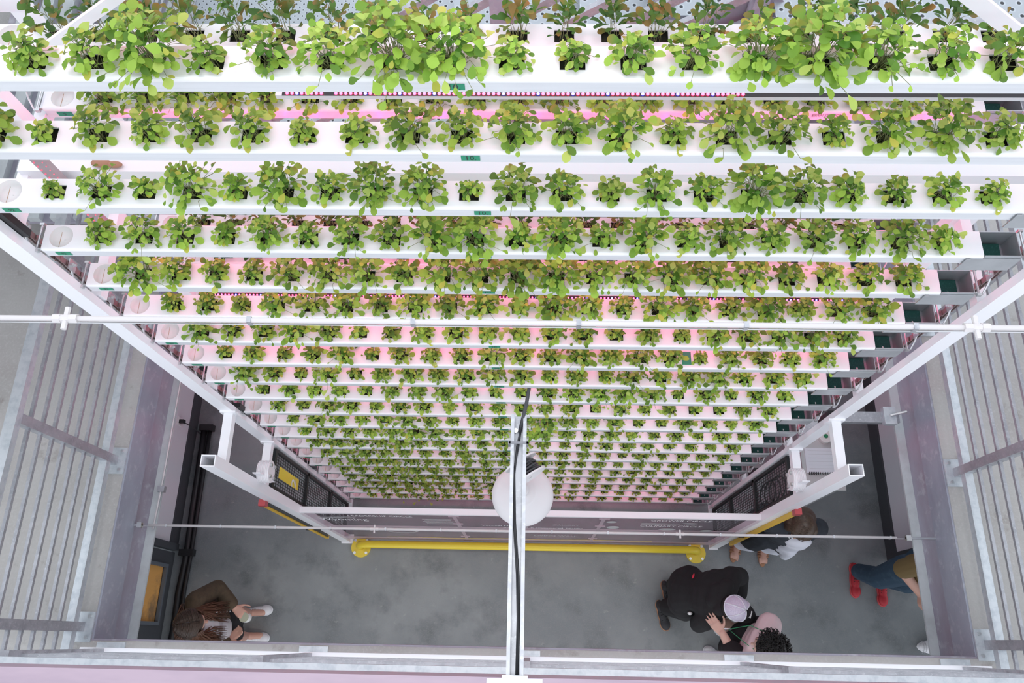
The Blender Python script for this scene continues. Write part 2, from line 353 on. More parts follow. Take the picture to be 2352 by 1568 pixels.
# ------------------------------------------------------------------ growing trays
XL, YT, PITCH, ZD, W = -1.7058, 1.2347, .29692, H-2.4034, .096
HOLES = [3.22-.132-.1438*(20-i) for i in range(21)]
def tray_meshes():
    out = {}
    b = MB(); L = 3.22; t = .006
    yf, yb = .026, .073
    def slab(x0, x1, y0, y1): b.box(x0, x1, y0, y1, -t, 0)
    xs0 = .115
    slab(xs0, L, .008, yf); slab(xs0, L, yb, W)
    prev = xs0
    for h in HOLES:
        slab(prev, h-.0305, yf, yb); prev = h+.0305
    slab(prev, L, yf, yb)
    # left end with round opening
    n = 32; cx, cy, r = .062, .050, .041
    ring = []; outer = []
    x0, x1, y0, y1 = 0., xs0, .008, W
    for k in range(n):
        a = 2*pi*k/n; c_, s_ = cos(a), sin(a)
        ring.append((cx+r*c_, cy+r*s_))
        tx = ((x1-cx)/c_ if c_ > 1e-9 else (x0-cx)/c_ if c_ < -1e-9 else 1e9); ty = ((y1-cy)/s_ if s_ > 1e-9 else (y0-cy)/s_ if s_ < -1e-9 else 1e9)
        q = min(tx, ty); outer.append((cx+q*c_, cy+q*s_))
    vs = [(x, y, 0) for x, y in ring] + [(x, y, 0) for x, y in outer]
    b.add(vs, [(k, n+k, n+(k+1) % n, (k+1) % n) for k in range(n)])
    for cxy in ((x0, y0), (x1, y0), (x1, y1), (x0, y1)):      # square the corners
        a = atan2(cxy[1]-cy, cxy[0]-cx) % (2*pi); k = int(a/(2*pi)*n)
        b.add([(*outer[k], 0), (*cxy, 0), (*outer[(k+1) % n], 0)], [(0, 1, 2)])
    # rounded front lip
    pts = [(.008, 0), (.004, -.001), (.001, -.004), (0, -.009), (0, -.014)]
    vs = [(x, y, z) for x in (0, L) for y, z in pts]; m = len(pts)
    b.add(vs, [(i, i+1, m+i+1, m+i) for i in range(m-1)])
    out['lid'] = b.mesh('lid', M['lid'])
    b = MB()
    b.box(0, 3.2, .001, .004, -.050, -.012); b.box(0, 3.2, W-.004, W-.001, -.050, -.007); b.box(0, 3.2, .004, W-.004, -.050, -.047)
    b.box(0, .003, .004, W-.004, -.047, -.007)
    out['channel'] = b.mesh('channel', M['alu'])
    b = MB()
    b.lathe([(.041, 0.0005), (.0405, -.003), (.038, -.022), (.001, -.024)], (cx, cy, 0), 32)
    b.cm = 1; b.box(cx-.016, cx-.0145, cy-.030, cy+.030, -.0235, -.022)
    out['drain_cup'] = b.mesh('drain_cup', [M['cup'], M['rust']], True)
    b = MB().box(.18, 3.19, .006, W-.006, -.045, -.024)
    out['growing_medium'] = b.mesh('growing_medium', M['medium'])
    b = MB(); z0 = -.092; xa, xb = 3.222, 3.343
    b.box(xa, xb, .001, .004, z0, .002); b.box(xa, xb, W-.004, W-.001, z0, .002); b.box(xb-.003, xb, .004, W-.004, z0, .002)
    b.box(xa, xa+.002, .004, W-.004, z0, -.006); b.box(xa, xb, .004, W-.004, z0, z0+.003)
    b.cm = 1; b.box(xa+.002, xa+.03, .004, W-.004, z0+.003, z0+.005)
    out['end_box'] = b.mesh('end_box', [M['aluplate'], mat('damp_sludge', (.42, .38, .24), .6)])
    b = MB().box(3.250, 3.322, .007, .088, z0+.006, z0+.020)
    b.cm = 1; b.ell((3.286, .035, z0+.020), (.004, .006, .002), None, 8, 4)
    out['scrub_pad'] = b.mesh('scrub_pad', [M['pad'], M['cup']])
    b = MB().box(3.165, 3.346, -.004, 0, -.094, -.012); b.box(3.165, 3.18, -.006, 0.0, -.048, -.012)
    out['splash_plate'] = b.mesh('splash_plate', M['aluplate'])
    for s, n_ in ((-1, 'l'), (1, 'r')):
        xo = -.016 if s < 0 else 3.359
        b = MB(); b.tube([(xo, -.004, -.004), (xo, W+.006, -.004)], .0045, 8)
        b.box(xo-.008, xo+.008, -.008, .0, -.012, .002); b.box(xo-.008, xo+.008, W, W+.008, -.012, .002)
        b.box(min(xo, xo-.016*s), max(xo, xo-.016*s), .0, .004, -.010, .001)
        out['hanger_rod_'+n_] = b.mesh('hanger_rod', M['steel'])
        # bracket from rod to chain
        xc = xo + .048*s
        b = MB(); b.tube([(xo+.004*s, -.006, -.008), (xo+.018*s, .004, -.010), (xo+.030*s, .030, .012), (xo+.036*s, .058, .035), (xo+.042*s, .066, .040)], .0035, 6)
        b.box(min(xo+.030*s, xo+.034*s), max(xo+.030*s, xo+.034*s), .046, .088, .010, .056)
        out['hanger_bracket_'+n_] = b.mesh('hanger_bracket', M['steel'])
        b = MB(); b.tube([(xo+.012*s, .067, .038), (xc+.02*s, .067, .038)], .005, 8)
        for q in (.020, .026, .044): b.tube([(xo+q*s, .067, .038), (xo+(q+.005)*s, .067, .038)], .0095, 6)
        out['bolt_'+n_] = b.mesh('bolt', M['steel'])
    b = MB().box(0, .052, -.0006, 0, 0, .022); out['tape_label'] = b.mesh('tape_label', M['tape'])
    return out
TM = tray_meshes()
def make_tray(loc, label, group, full=True, tape='10.', lefttape=None):
    t = thing('growing_tray', label, 'tray', loc, group)
    for k in ('channel', 'lid', 'drain_cup', 'growing_medium'): link(k, TM[k], t)
    e = link('end_box', TM['end_box'], t); link('scrub_pad', TM['scrub_pad'], e)
    link('splash_plate', TM['splash_plate'], t)
    for s in 'lr':
        link('hanger_rod', TM['hanger_rod_'+s], t); link('hanger_bracket', TM['hanger_bracket_'+s], t); link('bolt', TM['bolt_'+s], t)
    if tape:
        p = link('tape_label', TM['tape_label'], t); p.location = (XTAPE, 0, -.041)
        text(tape, p, (.026, -.001, .011), .027, M['ink'])
    if lefttape:
        p = link('tape_label', TM['tape_label'], t); p.location = (.040, 0, -.041)
        text(lefttape, p, (.026, -.001, .011), .019, M['ink'])
    return t
ROW_ORD = ['topmost'] + ORD[2:]
TRAYS = {}
for i, k in enumerate(range(-3, 18)):
    XTAPE = {-3: 1.486, -2: 1.505, -1: 1.522}.get(k, 1.51)
    nm = ROW_ORD[i]
    lab = f'{nm} white growing tray of the front stack, ' + ('running past both frame edges' if k < 0 else 'its round drain cup at the left end')
    if i == 20: lab = 'lowest white growing tray of the front stack, just above the concrete floor'
    TRAYS[k] = make_tray((XL, YT, ZD-k*PITCH), lab, 'front stack of white growing trays', lefttape=(None if k < -1 else str(92+k*-1 if k >= 0 else 92)[:2]))
# engraved/printed words on rear trays
BACK = {-1.583: 'white growing tray of the rear stack behind the topmost front tray', -.583: 'rear white growing tray seen between the topmost and second front trays',
        2.417: 'rear white growing tray seen between the third and fourth front trays', 3.417: 'rear white growing tray seen between the fourth and fifth front trays',
        4.417: 'rear white growing tray seen between the fifth and sixth front trays', }
YB = 1.69
for k, lab in BACK.items():
    XTAPE = 1.5
    t = make_tray((XL, YB, ZD-k*PITCH), lab, 'rear stack of white growing trays', tape=None, lefttape='9' if k == -.583 else None)
    TRAYS[k] = t
    if k == -.583:
        text('EVAN SIMPSON', t, (2.70, -.001, -.024), .020, M['tag'], sx=.75); text('CHRISTENSEN', t, (2.91, -.001, -.034), .018, M['tag'], sx=.75)
# a strip of green tape lying on one lid
o = MB().box(-.022, .022, -.033, .033, 0, .001).build('green_tape_patch', M['tape']); o.location = (.742, 1.286, ZD-4*PITCH+.0005)
tag(o, 'bright green tape patch stuck on the white tray lid right of centre', 'tape')

# ------------------------------------------------------------------ plants
PAL = [((.115, .225, .035), 3), ((.19, .335, .05), 5), ((.30, .45, .075), 5), ((.45, .57, .14), 3)]
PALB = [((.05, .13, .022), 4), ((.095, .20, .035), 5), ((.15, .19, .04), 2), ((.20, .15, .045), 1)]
def pick(rng, pal):
    tot = sum(w for _, w in pal); x = rng.random()*tot
    for c, w in pal:
        x -= w
        if x <= 0: return c
    return pal[-1][0]
def blade(rng, V, F, CO, base, az, pitch, L, Wd, col, tip, lobed=False):
    # paddle leaf: rows along its length, three columns
    ts = [0, .14, .34, .58, .8, .94, 1.0]; ws = [.07, .30, .70, 1., .86, .48, .12]
    if lobed: ws = [.10, .34, .52, .9, 1., .6, .15]
    d = Vector((cos(az), sin(az), 0)); side = Vector((-sin(az), cos(az), 0))
    o = len(V); p = Vector(base); pr = pitch; cup = rng.uniform(-.05, .35); curl = rng.uniform(.1, .8); roll = rng.uniform(-.5, .5)
    sd0 = side
    for i, t in enumerate(ts):
        if i:
            st = (ts[i]-ts[i-1])*L
            p = p + (d*cos(pr) + Vector((0, 0, 1))*sin(pr))*st; pr -= curl*(ts[i]-ts[i-1])*1.6
        fw = d*cos(pr) + Vector((0, 0, 1))*sin(pr); up = sd0.cross(fw)*-1
        if up.z < 0: up = -up
        sd = (sd0*cos(roll) + up*sin(roll))
        upr = (up*cos(roll) - sd0*sin(roll))
        w = Wd*ws[i]/2*(1+rng.uniform(-.1, .1))
        for j in (-1, 0, 1):
            q = p + sd*w*j + upr*abs(j)*w*cup
            V.append(q)
            c = tuple(a*(1-max(0, t-.45)*1.3) + b_*max(0, t-.45)*1.3 for a, b_ in zip(col, tip)) if tip else col
            CO.append((*c, 1))
    for i in range(len(ts)-1):
        for j in range(2): F.append((o+i*3+j, o+i*3+j+1, o+(i+1)*3+j+1, o+(i+1)*3+j))
def plant_data(size, seed, tall=False):
    rng = random.Random(seed)
    V, F, CO = [], [], []; sb = MB()
    Rr = .0103*size + .008; Ht = .0145*size + .022
    n = int(16 + 13*size + (3.5*(size-5)**2 if size > 5 else 0))
    if tall: Ht *= 1.5; Rr *= .85; n = int(14 + 4.2*size)
    for i in range(n):
        u = (i+.5)/n; az = i*2.39996 + rng.uniform(-.5, .5); rr = Rr*sqrt(u)*rng.uniform(.55, 1.15)
        stray = rng.random() < .08
        if stray: rr *= 1.4
        z = Ht*(1-.66*u)*rng.uniform(.35, 1.08) - (.015 if stray else 0)
        bx = (rng.uniform(-.022, .022), rng.uniform(-.014, .014), -.022)
        L = (.014+.021*rng.random()**1.5)*(.66+.05*size)*(1.15 if u > .4 else .95); Wd = L*rng.uniform(.60, .80)
        if tall: L *= 1.5; Wd = L*rng.uniform(.38, .52)
        ex = Vector((cos(az)*rr, sin(az)*rr + .004*(size/6), z))
        if ex.y < -.03 and not tall and ex.z > .03: ex.z *= rng.uniform(.45, .9)
        ex.z = max(ex.z, .008 if abs(ex.y) < .05 else .004)
        a2 = az + rng.uniform(-.8, .8)
        if u < .35: pitch = rng.uniform(-.1, .55); a2 = rng.uniform(0, 2*pi)
        else: pitch = rng.uniform(-.45, .4)
        if tall: pitch = rng.uniform(.25, 1.1)
        base = ex - Vector((cos(a2), sin(a2), .2))*L*.45
        base.z = max(base.z, .004)
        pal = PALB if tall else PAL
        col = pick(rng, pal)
        if not tall and ex.y < 0 and rng.random() < .35: col = (.34, .52, .085)
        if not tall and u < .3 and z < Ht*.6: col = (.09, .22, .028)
        tip = None
        q = rng.random()
        if (ex.y > .02 and q < .40 and not tall) or (tall and q < .35): tip = rng.choice([(.36, .15, .05), (.32, .18, .05), (.27, .21, .05)])
        elif q < .05: col = (.50, .52, .10)
        blade(rng, V, F, CO, base, a2, pitch, L, Wd, col, tip, tall)
        mid = Vector(bx)*.4 + base*.6; mid.z = max(base.z*.72, .002) + .010
        if stray or i % 6 == 0 or (u > .6 and i % 3 == 0): sb.tube([bx, mid, base], [.0011, .0009, .0008], 3, False)
    return V, F, CO, sb
def mesh_from(V, F, CO, name, mats):
    me = bpy.data.meshes.new(name); me.from_pydata(V, [], F)
    for m in mats: me.materials.append(m)
    ca = me.color_attributes.new('Col', 'FLOAT_COLOR', 'POINT'); ca.data.foreach_set('color', [x for c in CO for x in c])
    me.polygons.foreach_set('use_smooth', [True]*len(me.polygons)); me.update(); return me
PD = {}; PM = {}
NV = 4
for tall in (0, 1):
    for s in (range(2, 10) if not tall else range(3, 9)):
        for v in range(NV if not tall else 3):
            d_ = plant_data(s, s*100+v+tall*5000, bool(tall)); PD[(tall, s, v)] = d_
            PM[(tall, s, v)] = (mesh_from(d_[0], d_[1], d_[2], 'foliage', [M['leaf']]), d_[3].mesh('stalks', M['stem']))
ROWS = {
 -3: '0055594669'+'9435689665'+'0', -2: '6255553465'+'6574764775'+'0', -1: '2637477576'[:1]+'637474757636536586545'[:20],
 0: '565464657848474756674', 1: '865467657788767775655', 2: '443666576748647658567', 3: '655753345445535365675', 4: '353473544654756526546',
 5: '652635554654546566454', 6: '353434464335566625353', 7: '436534535454524333345', 8: '356456635578545335435',
 9: '465577655586545435353', 10: '576675565564354543435', 11: '567655476644545363445', 12: '667767556546545354445',
 13: '566776675655445454343', 14: '567677656545435345443', 15: '667776656554545444344', 16: '566666555545444343343', 17: '456665455544343433433'}
ROWS[-3] = '000559566994'+'3568966'+'00'
ROWS[-3] = '005594669943568966'+'500'
ROWS[-1] = '263747576653658654'+'545'
ROWS[-1] = '2637475773'+'65365'+'865454'
prng = random.Random(11)
SZ = {2: 'tiny sparse', 3: 'small sparse', 4: 'small', 5: 'medium-sized', 6: 'full', 7: 'large full', 8: 'large bushy', 9: 'very large'}
def place_plant(hx, y, z, size, tall, label, group, parts):
    v = prng.randrange(NV if not tall else 3); fo, st = PM[(tall, size, v)]
    rz = prng.uniform(-.55, .55) + (pi if prng.random() < .0 else 0)
    sx = -1 if prng.random() < .5 else 1; sc_ = prng.uniform(.93, 1.08)
    root = thing('salad_plant', label, 'plant', (XL+hx+prng.uniform(-.006, .006), y, z), group)
    root.rotation_euler = (0, 0, rz); root.scale = (sx*sc_, sc_, sc_)
    link('foliage', fo, root); link('stalks', st, root)
    return root
for i, k in enumerate(range(-3, 10)):
    z = ZD-k*PITCH; n = 0; row = ROWS[k]
    for j, h in enumerate(HOLES):
        s = int(row[j])
        if s < 2: continue
        n += 1
        start = 'left' if k >= 0 else 'the left frame edge'
        lab = f'{SZ[s]} salad plant, {ORD[n]} from {start} in the {ROW_ORD[i]} front tray'
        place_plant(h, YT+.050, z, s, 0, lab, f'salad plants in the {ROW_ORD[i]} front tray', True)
for k, w in ((-1.583, 'behind the topmost front tray'), (-.583, 'between the first two front trays')):
    z = ZD-k*PITCH; n = 0
    row = '677888655476677567764'[:21] if k < -1 else '677765545566556645565'
    for j, h in enumerate(HOLES):
        s = min(8, max(3, int(row[j]))); n += 1
        if k < -1 and j == 20: s = 3
        tl = 1 if k < -1 else 0
        lab = f'{"tall dark" if k < -1 else "shaded"} salad plant, {ORD[n]} from left in the rear tray {w}'
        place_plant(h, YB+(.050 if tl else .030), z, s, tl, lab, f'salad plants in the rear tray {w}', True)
# the many far plants of the lowest trays and the half-hidden rear trays, as one mass
V, F, CO, MI = [], [], [], []
def mass(hx, y, z, s, tall):
    v = prng.randrange(NV if not tall else 3); d_ = PD[(tall, s, v)]
    a = prng.uniform(-.55, .55); sx = prng.choice((-1, 1)); ca_, sa_ = cos(a), sin(a); o = len(V)
    for p in d_[0]:
        x_, y_ = p.x*sx, p.y; V.append((XL+hx+x_*ca_-y_*sa_, y+x_*sa_+y_*ca_, z+p.z))
    CO.extend(d_[2])
    for f in d_[1]: F.append(tuple(t+o for t in f)); MI.append(0)
    o = len(V)
    for p in d_[3].v:
        x_, y_ = p[0]*sx, p[1]; V.append((XL+hx+x_*ca_-y_*sa_, y+x_*sa_+y_*ca_, z+p[2]))
    CO.extend([(.2, .15, .1, 1)]*len(d_[3].v))
    for f in d_[3].f: F.append(tuple(t+o for t in f)); MI.append(1)
for k in range(10, 18):
    for j, h in enumerate(HOLES):
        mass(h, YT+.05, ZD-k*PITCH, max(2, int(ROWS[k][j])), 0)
for k in (2.417, 3.417):
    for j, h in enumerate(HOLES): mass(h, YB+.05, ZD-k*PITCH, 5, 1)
me = mesh_from(V, F, CO, 'far_salad_plants', [M['leaf'], M['stem']]); me.polygons.foreach_set('material_index', MI)
tag(link('far_salad_plants', me), 'mass of small green salad plants filling the eight lowest trays and shaded rear trays', 'plants', None, 'stuff')

# ------------------------------------------------------------------ carousel frame
rig = thing('carousel_frame', 'white steel carousel frame of tall posts and braces that carries the growing trays', 'frame', (0, 1.3, 0))
Y0 = -1.3
def fpart(name, fn, m='frame', smooth=False, label=None):
    b = MB(); fn(b); return b.build(name, M[m], rig, smooth, label)
for s in (-1, 1):
    x0, x1 = (-1.797, -1.723) if s < 0 else (1.700, 1.774)
    def post(b, x0=x0, x1=x1):
        b.box(x0, x1, 1.206+Y0, 1.241+Y0, .03, 7.3)
    p = fpart('post', post)
    b = MB().box(x0-.004, x1+.004, 1.15+Y0, 1.25+Y0, 0, .03); b.cm = 1; b.tube([((x0+x1)/2, 1.178+Y0, .03), ((x0+x1)/2, 1.178+Y0, .05)], .016, 6)
    b.build('foot', [M['frame'], M['steel']], p)
    for yy in (1.62, 1.98):
        def post2(b, s=s, yy=yy): b.box(1.72*s-.03 if s > 0 else -1.80, 1.79 if s > 0 else -1.74, yy+Y0, yy+.05+Y0, .0, 7.3)
        fpart('post', post2)
    for zz in (1.2, 2.4, 3.6, 4.8, 5.36, 6.3):
        def tie(b, s=s, zz=zz): b.box(1.735*s-.02, 1.735*s+.02, 1.25+Y0, 1.98+Y0, zz-.025, zz+.025)
        fpart('side_tie', tie)
    # black chain guards bolted behind the posts
    for zz in (5.40, 3.15, 1.55):
        def gd(b, s=s, zz=zz):
            xa = -1.757 if s < 0 else 1.700
            b.box(xa, xa+.057, 1.243+Y0, 1.268+Y0, zz-.08, zz+.10)
        fpart('chain_guide', gd, 'blackmetal')
def xb(b):
    b.box(-1.74, 1.74, 1.445+Y0, 1.495+Y0, 5.355, 5.41); b.box(-1.74, 1.74, 1.45+Y0, 1.49+Y0, 5.33, 5.350)
fpart('cross_beam', xb)
for zz in (3.9, 2.2, .5):
    def xb2(b, zz=zz): b.box(-1.74, 1.74, 1.445+Y0, 1.495+Y0, zz-.03, zz+.03)
    fpart('cross_beam', xb2)
for s in (-1, 1):
    def br(b, s=s):
        if s < 0: b.bar((-1.312, 1.45+Y0, 5.985), (-.63, 1.45+Y0, 6.42), .012, .028, (0, 0, 1))
        else: b.bar((1.36, 1.45+Y0, 5.945), (.68, 1.45+Y0, 6.41), .012, .040, (0, 0, 1))
    fpart('brace', br)
fpart('gusset_plate', lambda b: b.box(-1.80, -1.60, 1.83+Y0, 1.84+Y0, 5.72, 6.3))
# roller chains
for s in (-1, 1):
    X = XL-.064 if s < 0 else XL+3.343+.064
    c = thing('roller_chain', f'steel roller chain running down beside the {"left" if s<0 else "right"} ends of the trays', 'chain', (X, 1.302, 0))
    b = MB(); z = .35; i = 0
    while z < 7.0:
        dx = .006 if i % 2 else .010
        for q in (-1, 1):
            b.box(q*dx-.0015, q*dx+.0015, -.011, .011, z, z+.058)
            b.tube([(q*dx-.0016, 0, z), (q*dx+.0016, 0, z)], .0135, 8)
        b.tube([(-.013, 0, z), (.013, 0, z)], .007, 6)
        z += .050; i += 1
    b.build('links', M['chain'], c)

# LED grow bars between the two stacks of trays
bars = [5.778, 5.285] + [H-1.1136*(2.4034+k*PITCH)-.015 for k in (-1, 0, 1)] + [4.335] + [H-1.1136*(2.4034+k*PITCH)-.015 for k in range(3, 16)] + [6.28]
bn = MB().box(-1.56, 1.56, -.016, .016, -.014, .012); me_h = bn.mesh('housing', mat('led_housing', (.70, .70, .72), .4))
bt = MB().box(-1.54, 1.54, -.011, .011, .012, .013); me_t = bt.mesh('circuit_strip', M['black'])
bl_ = MB().box(-1.5, 1.5, -.010, .010, -.0155, -.0142); me_l = bl_.mesh('lens', M['pink']); me_ll = bl_.mesh('lens', M['pinklow'])
def leds(gaps):
    b = MB(); x = -1.52; i = 0
    while x < 1.52:
        if not (gaps and (-.60 < x < -.555 or -.30 < x < -.25)):
            b.cm = 1 if i % 7 == 2 else 0
            b.ell((x, 0, .014), (.0042, .0042, .004), None, 6, 3)
        x += .0165 if not gaps else .0142; i += 1
    return b.mesh('diode_pattern', [M['ledred'], M['ledblue']])
me_d = leds(False)
me_db = me_d.copy(); me_db.materials[0] = M['ledhot']; me_db.materials[1] = M['ledhotblue']
def leds_short():
    b = MB(); x = -.715; i = 0
    while x < .60:
        if not -.615 < x < -.58:
            b.cm = 1 if i % 7 == 2 else 0; b.ell((x, -.006, .0145), (.0048, .0048, .0045), None, 8, 4)
        x += .0142; i += 1
    return b.mesh('diode_pattern', [M['ledred'], M['ledblue']])
def make_bar(z, i):
    lab = ('pink LED grow bar showing red and blue diodes under the topmost front tray' if i == 0 else f'pink LED grow bar between the tray stacks, {ORD[i+1]} from the top')
    t = thing('grow_light', lab, 'grow light', (0, 1.57 if i == 1 else 1.47, z), 'pink LED grow bars')
    if i == 0:
        MB().box(-.75, 1.48, -.012, .016, -.004, .012).build('housing', me_h.materials[0], t); MB().box(-.73, 1.46, -.013, .013, .012, .0135).build('circuit_strip', M['black'], t)
        link('diode_pattern', leds_short(), t); return
    link('housing', me_h, t); link('circuit_strip', me_t, t); link('lens', me_ll if 5 < i < 15 else me_l, t); link('diode_pattern', me_db if i == 1 else me_d, t)
for i, z in enumerate(bars): make_bar(z, i)
vl = thing('grow_light', 'upright red LED strip beside the upper left end of the trays', 'grow light', (-1.585, 1.40, 5.2), 'upright LED strips')
MB().box(-.022, .022, .0, .02, -.35, .42).build('housing', mat('led_rail', (.45, .40, .42), .45, .3), vl)
b = MB()
for i in range(34): b.ell((-.014, -.002, -.33+.022*i), (.0028, .002, .0028), None, 6, 3); b.ell((.014, -.002, -.33+.022*i), (.002, .0015, .002), None, 6, 3)
b.build('diode_pattern', M['leddim'], vl)
# little brown wooden offcut on the cross beam, and salmon-capped pegs
o = MB(); o.ell((0, 0, .014), (.035, .016, .013), None, 12, 8); o.ell((.045, -.004, .012), (.028, .012, .011), None, 12, 8); o.ell((-.02, .012, .016), (.012, .012, .012), None, 8, 6)
ow = o.build('wooden_offcut', M['wood'], None, True); ow.location = (-1.45, 1.468, 5.41); tag(ow, 'small brown wooden offcut lying on the pale cross beam behind the third tray', 'offcut')
for (x, y, z), w in (((-1.62, 1.36, 5.38), 'beside the upright LED strip'), ((-1.57, 1.40, 4.98), 'above the fourth tray from the top')):
    p = thing('capped_peg', f'thin white peg with a salmon cap {w} at left', 'peg', (x, y, z))
    MB().tube([(0, 0, -.09), (0, 0, 0)], .005, 8).build('shaft', M['cup'], p); MB().tube([(0, 0, -.004), (0, 0, .012)], .0105, 12).build('cap', M['pinkrod'], p)
    MB().box(-.10, .01, -.004, .004, -.094, -.086).build('bracket', M['frame'], p)

# ------------------------------------------------------------------ front safety frame with acrylic panel
gf = thing('safety_frame', 'white open-topped steel guard frame standing in front of the lowest trays', 'guard', (0, .88, 0))
for s in (-1, 1):
    xc = -1.748 if s < 0 else 1.722
    b = MB(); w = .040; zt = 3.47; y_ = .032
    b.box(xc-w, xc-w+.005, -y_, y_, 0.01, zt); b.box(xc+w-.005, xc+w, -y_, y_, .01, zt); b.box(xc-w+.005, xc+w-.005, -y_, -y_+.005, .01, zt); b.box(xc-w+.005, xc+w-.005, y_-.005, y_, .01, zt)
    p = b.build('post', M['frame'], gf)
    MB().box(xc-w-.004, xc+w+.03*(1 if s < 0 else 0), -.045, .04, 0, .012).build('base_plate', M['frame'], p)
    for zz in (3.262, 2.53):
        b = MB().box(xc-.026, xc+.026, y_, .326, zz-.026, zz+.026); b.box(xc-.045, xc+.045, .314, .326, zz-.045, zz+.045)
        b.build('tie_bar', M['frame'], gf)
    xm = -1.775 if s < 0 else 1.755
    b = MB(); xi = -1.66 if s < 0 else 1.634
    b.box(min(xi, xc+.04*-s), max(xi, xc+.04*-s), .05, .056, 2.58, 2.88); b.build('drum_bracket', M['frame'], gf)
    # ribbed drum
    a, c_ = (xc+.035, xc+.112) if s < 0 else (xc-.035, xc-.112)
    prof = [(.0005, 0)]; n = 8
    for i in range(n):
        t0 = abs(c_-a)*i/n; prof += [(.066, t0+.001), (.070, t0+.003), (.070, t0+.007), (.066, t0+.009)]
    prof += [(.066, abs(c_-a)), (.0005, abs(c_-a))]
    mt = Matrix.Rotation(pi/2*(1 if s < 0 else -1), 3, 'Y')
    dr = thing('pulley_drum', f'ribbed white drum with four bolts on the {"left" if s<0 else "right"} guard post', 'drum', (a, .968, 2.74))
    MB().lathe(prof, (0, 0, 0), 32, mt).build('drum_body', M['ribbed'], dr)
    for q in range(4):
        aa = pi/4+q*pi/2
        MB().tube([(abs(c_-a)*-s*1., cos(aa)*.050, sin(aa)*.050), ((abs(c_-a)+.012)*-s, cos(aa)*.050, sin(aa)*.050)], .011, 6).build('bolt', M['steel'], dr)
b = MB().box(-1.708, 1.682, -.022, .022, 1.745, 1.785); b.build('top_channel', M['frame'], gf)
# clear acrylic sign panel
ap = thing('acrylic_sign', 'clear acrylic sign panel with white lettering below the lowest trays', 'sign', (0, .872, 0))
MB().box(-1.706, 1.680, -.004, .004, .12, 1.744).build('panel', M['glass'], ap)
MB().box(-1.70, 1.675, -.009, -.0045, .90, 1.06).build('reflection_band', M['half_clear'], ap); MB().box(-1.70, 1.675, -.009, -.0045, .13, .30).build('reflection_band', M['half_clear'], ap)  # pink strips paint the panel's reflections as two bands
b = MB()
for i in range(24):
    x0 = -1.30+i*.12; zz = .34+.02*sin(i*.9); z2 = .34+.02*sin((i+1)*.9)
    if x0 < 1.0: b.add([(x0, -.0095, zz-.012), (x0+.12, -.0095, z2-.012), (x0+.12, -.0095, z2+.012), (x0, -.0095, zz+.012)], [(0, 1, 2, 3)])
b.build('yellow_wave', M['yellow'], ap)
for xa, xb_ in ((-.575, -.60), (.55, .555)):
    b = MB().box(xa-.014, xa+.014, -.010, -.0045, .13, 1.74)
    for zz in (.16, .5, .9, 1.3, 1.70): b.box(xa-.04, xa+.04, -.016, -.010, zz-.02, zz+.02)
    b.build('joint_strip', M['half_clear'], ap)
for (s_, x, z, sz, sx, mm) in (('LEADERSHIP CIRCLE', -1.14, 1.63, .105, .52, 'letter'), ('Wyoming', -1.46, 1.43, .16, .6, 'letter'), ('GROWER CIRCLE', 1.13, 1.63, .105, .55, 'letter'),
        ('CULINARY CIRCLE', 1.10, 1.34, .105, .55, 'letter'), ('Vertical Harvest', -.22, 1.22, .075, .7, 'letter'), ('GALLERY', .28, 1.30, .075, .7, 'dimletter'), ('sustainable in empowered, healthy', .10, 1.12, .075, .62, 'letter'),
        ('LIVING WALL', .22, .62, .10, .62, 'dimletter')):
    text(s_, ap, (x, -.0105, z), sz, M[mm], sx=sx)
b = MB()
def ringell(b, cx, cz, rx, rz, t):
    n = 28
    vs = [(cx+rx*q*cos(2*pi*k/n), -.0105, cz+rz*q*sin(2*pi*k/n)) for q in (1, 1-t) for k in range(n)]
    b.add(vs, [(k, (k+1) % n, n+(k+1) % n, n+k) for k in range(n)])
ringell(b, -1.10, .82, .15, .15, .12); b.build('emblem', M['dimletter'], ap)
for (cx, cz, rx, rz) in ((.62, 1.52, .04, .05), (.66, 1.22, .05, .08), (1.10, 1.16, .07, .06), (1.42, 1.10, .05, .06), (1.22, 1.50, .06, .03)):
    b = MB(); ringell(b, cx, cz, rx, rz, .999); b.build('emblem', M['dimletter'], ap)
rngs = random.Random(4)
for (cx, cz, n) in ((-.72, 1.5, 5), (-1.5, 1.58, 2), (1.0, 1.47, 2)):
    b = MB()
    for i in range(n):
        ww = rngs.uniform(.10, .16); b.add([(cx-ww, -.0105, cz-.06*i), (cx+ww, -.0105, cz-.06*i), (cx+ww, -.0105, cz-.06*i+.022), (cx-ww, -.0105, cz-.06*i+.022)], [(0, 1, 2, 3)])
    b.build('fine_print', M['dimletter'], ap)
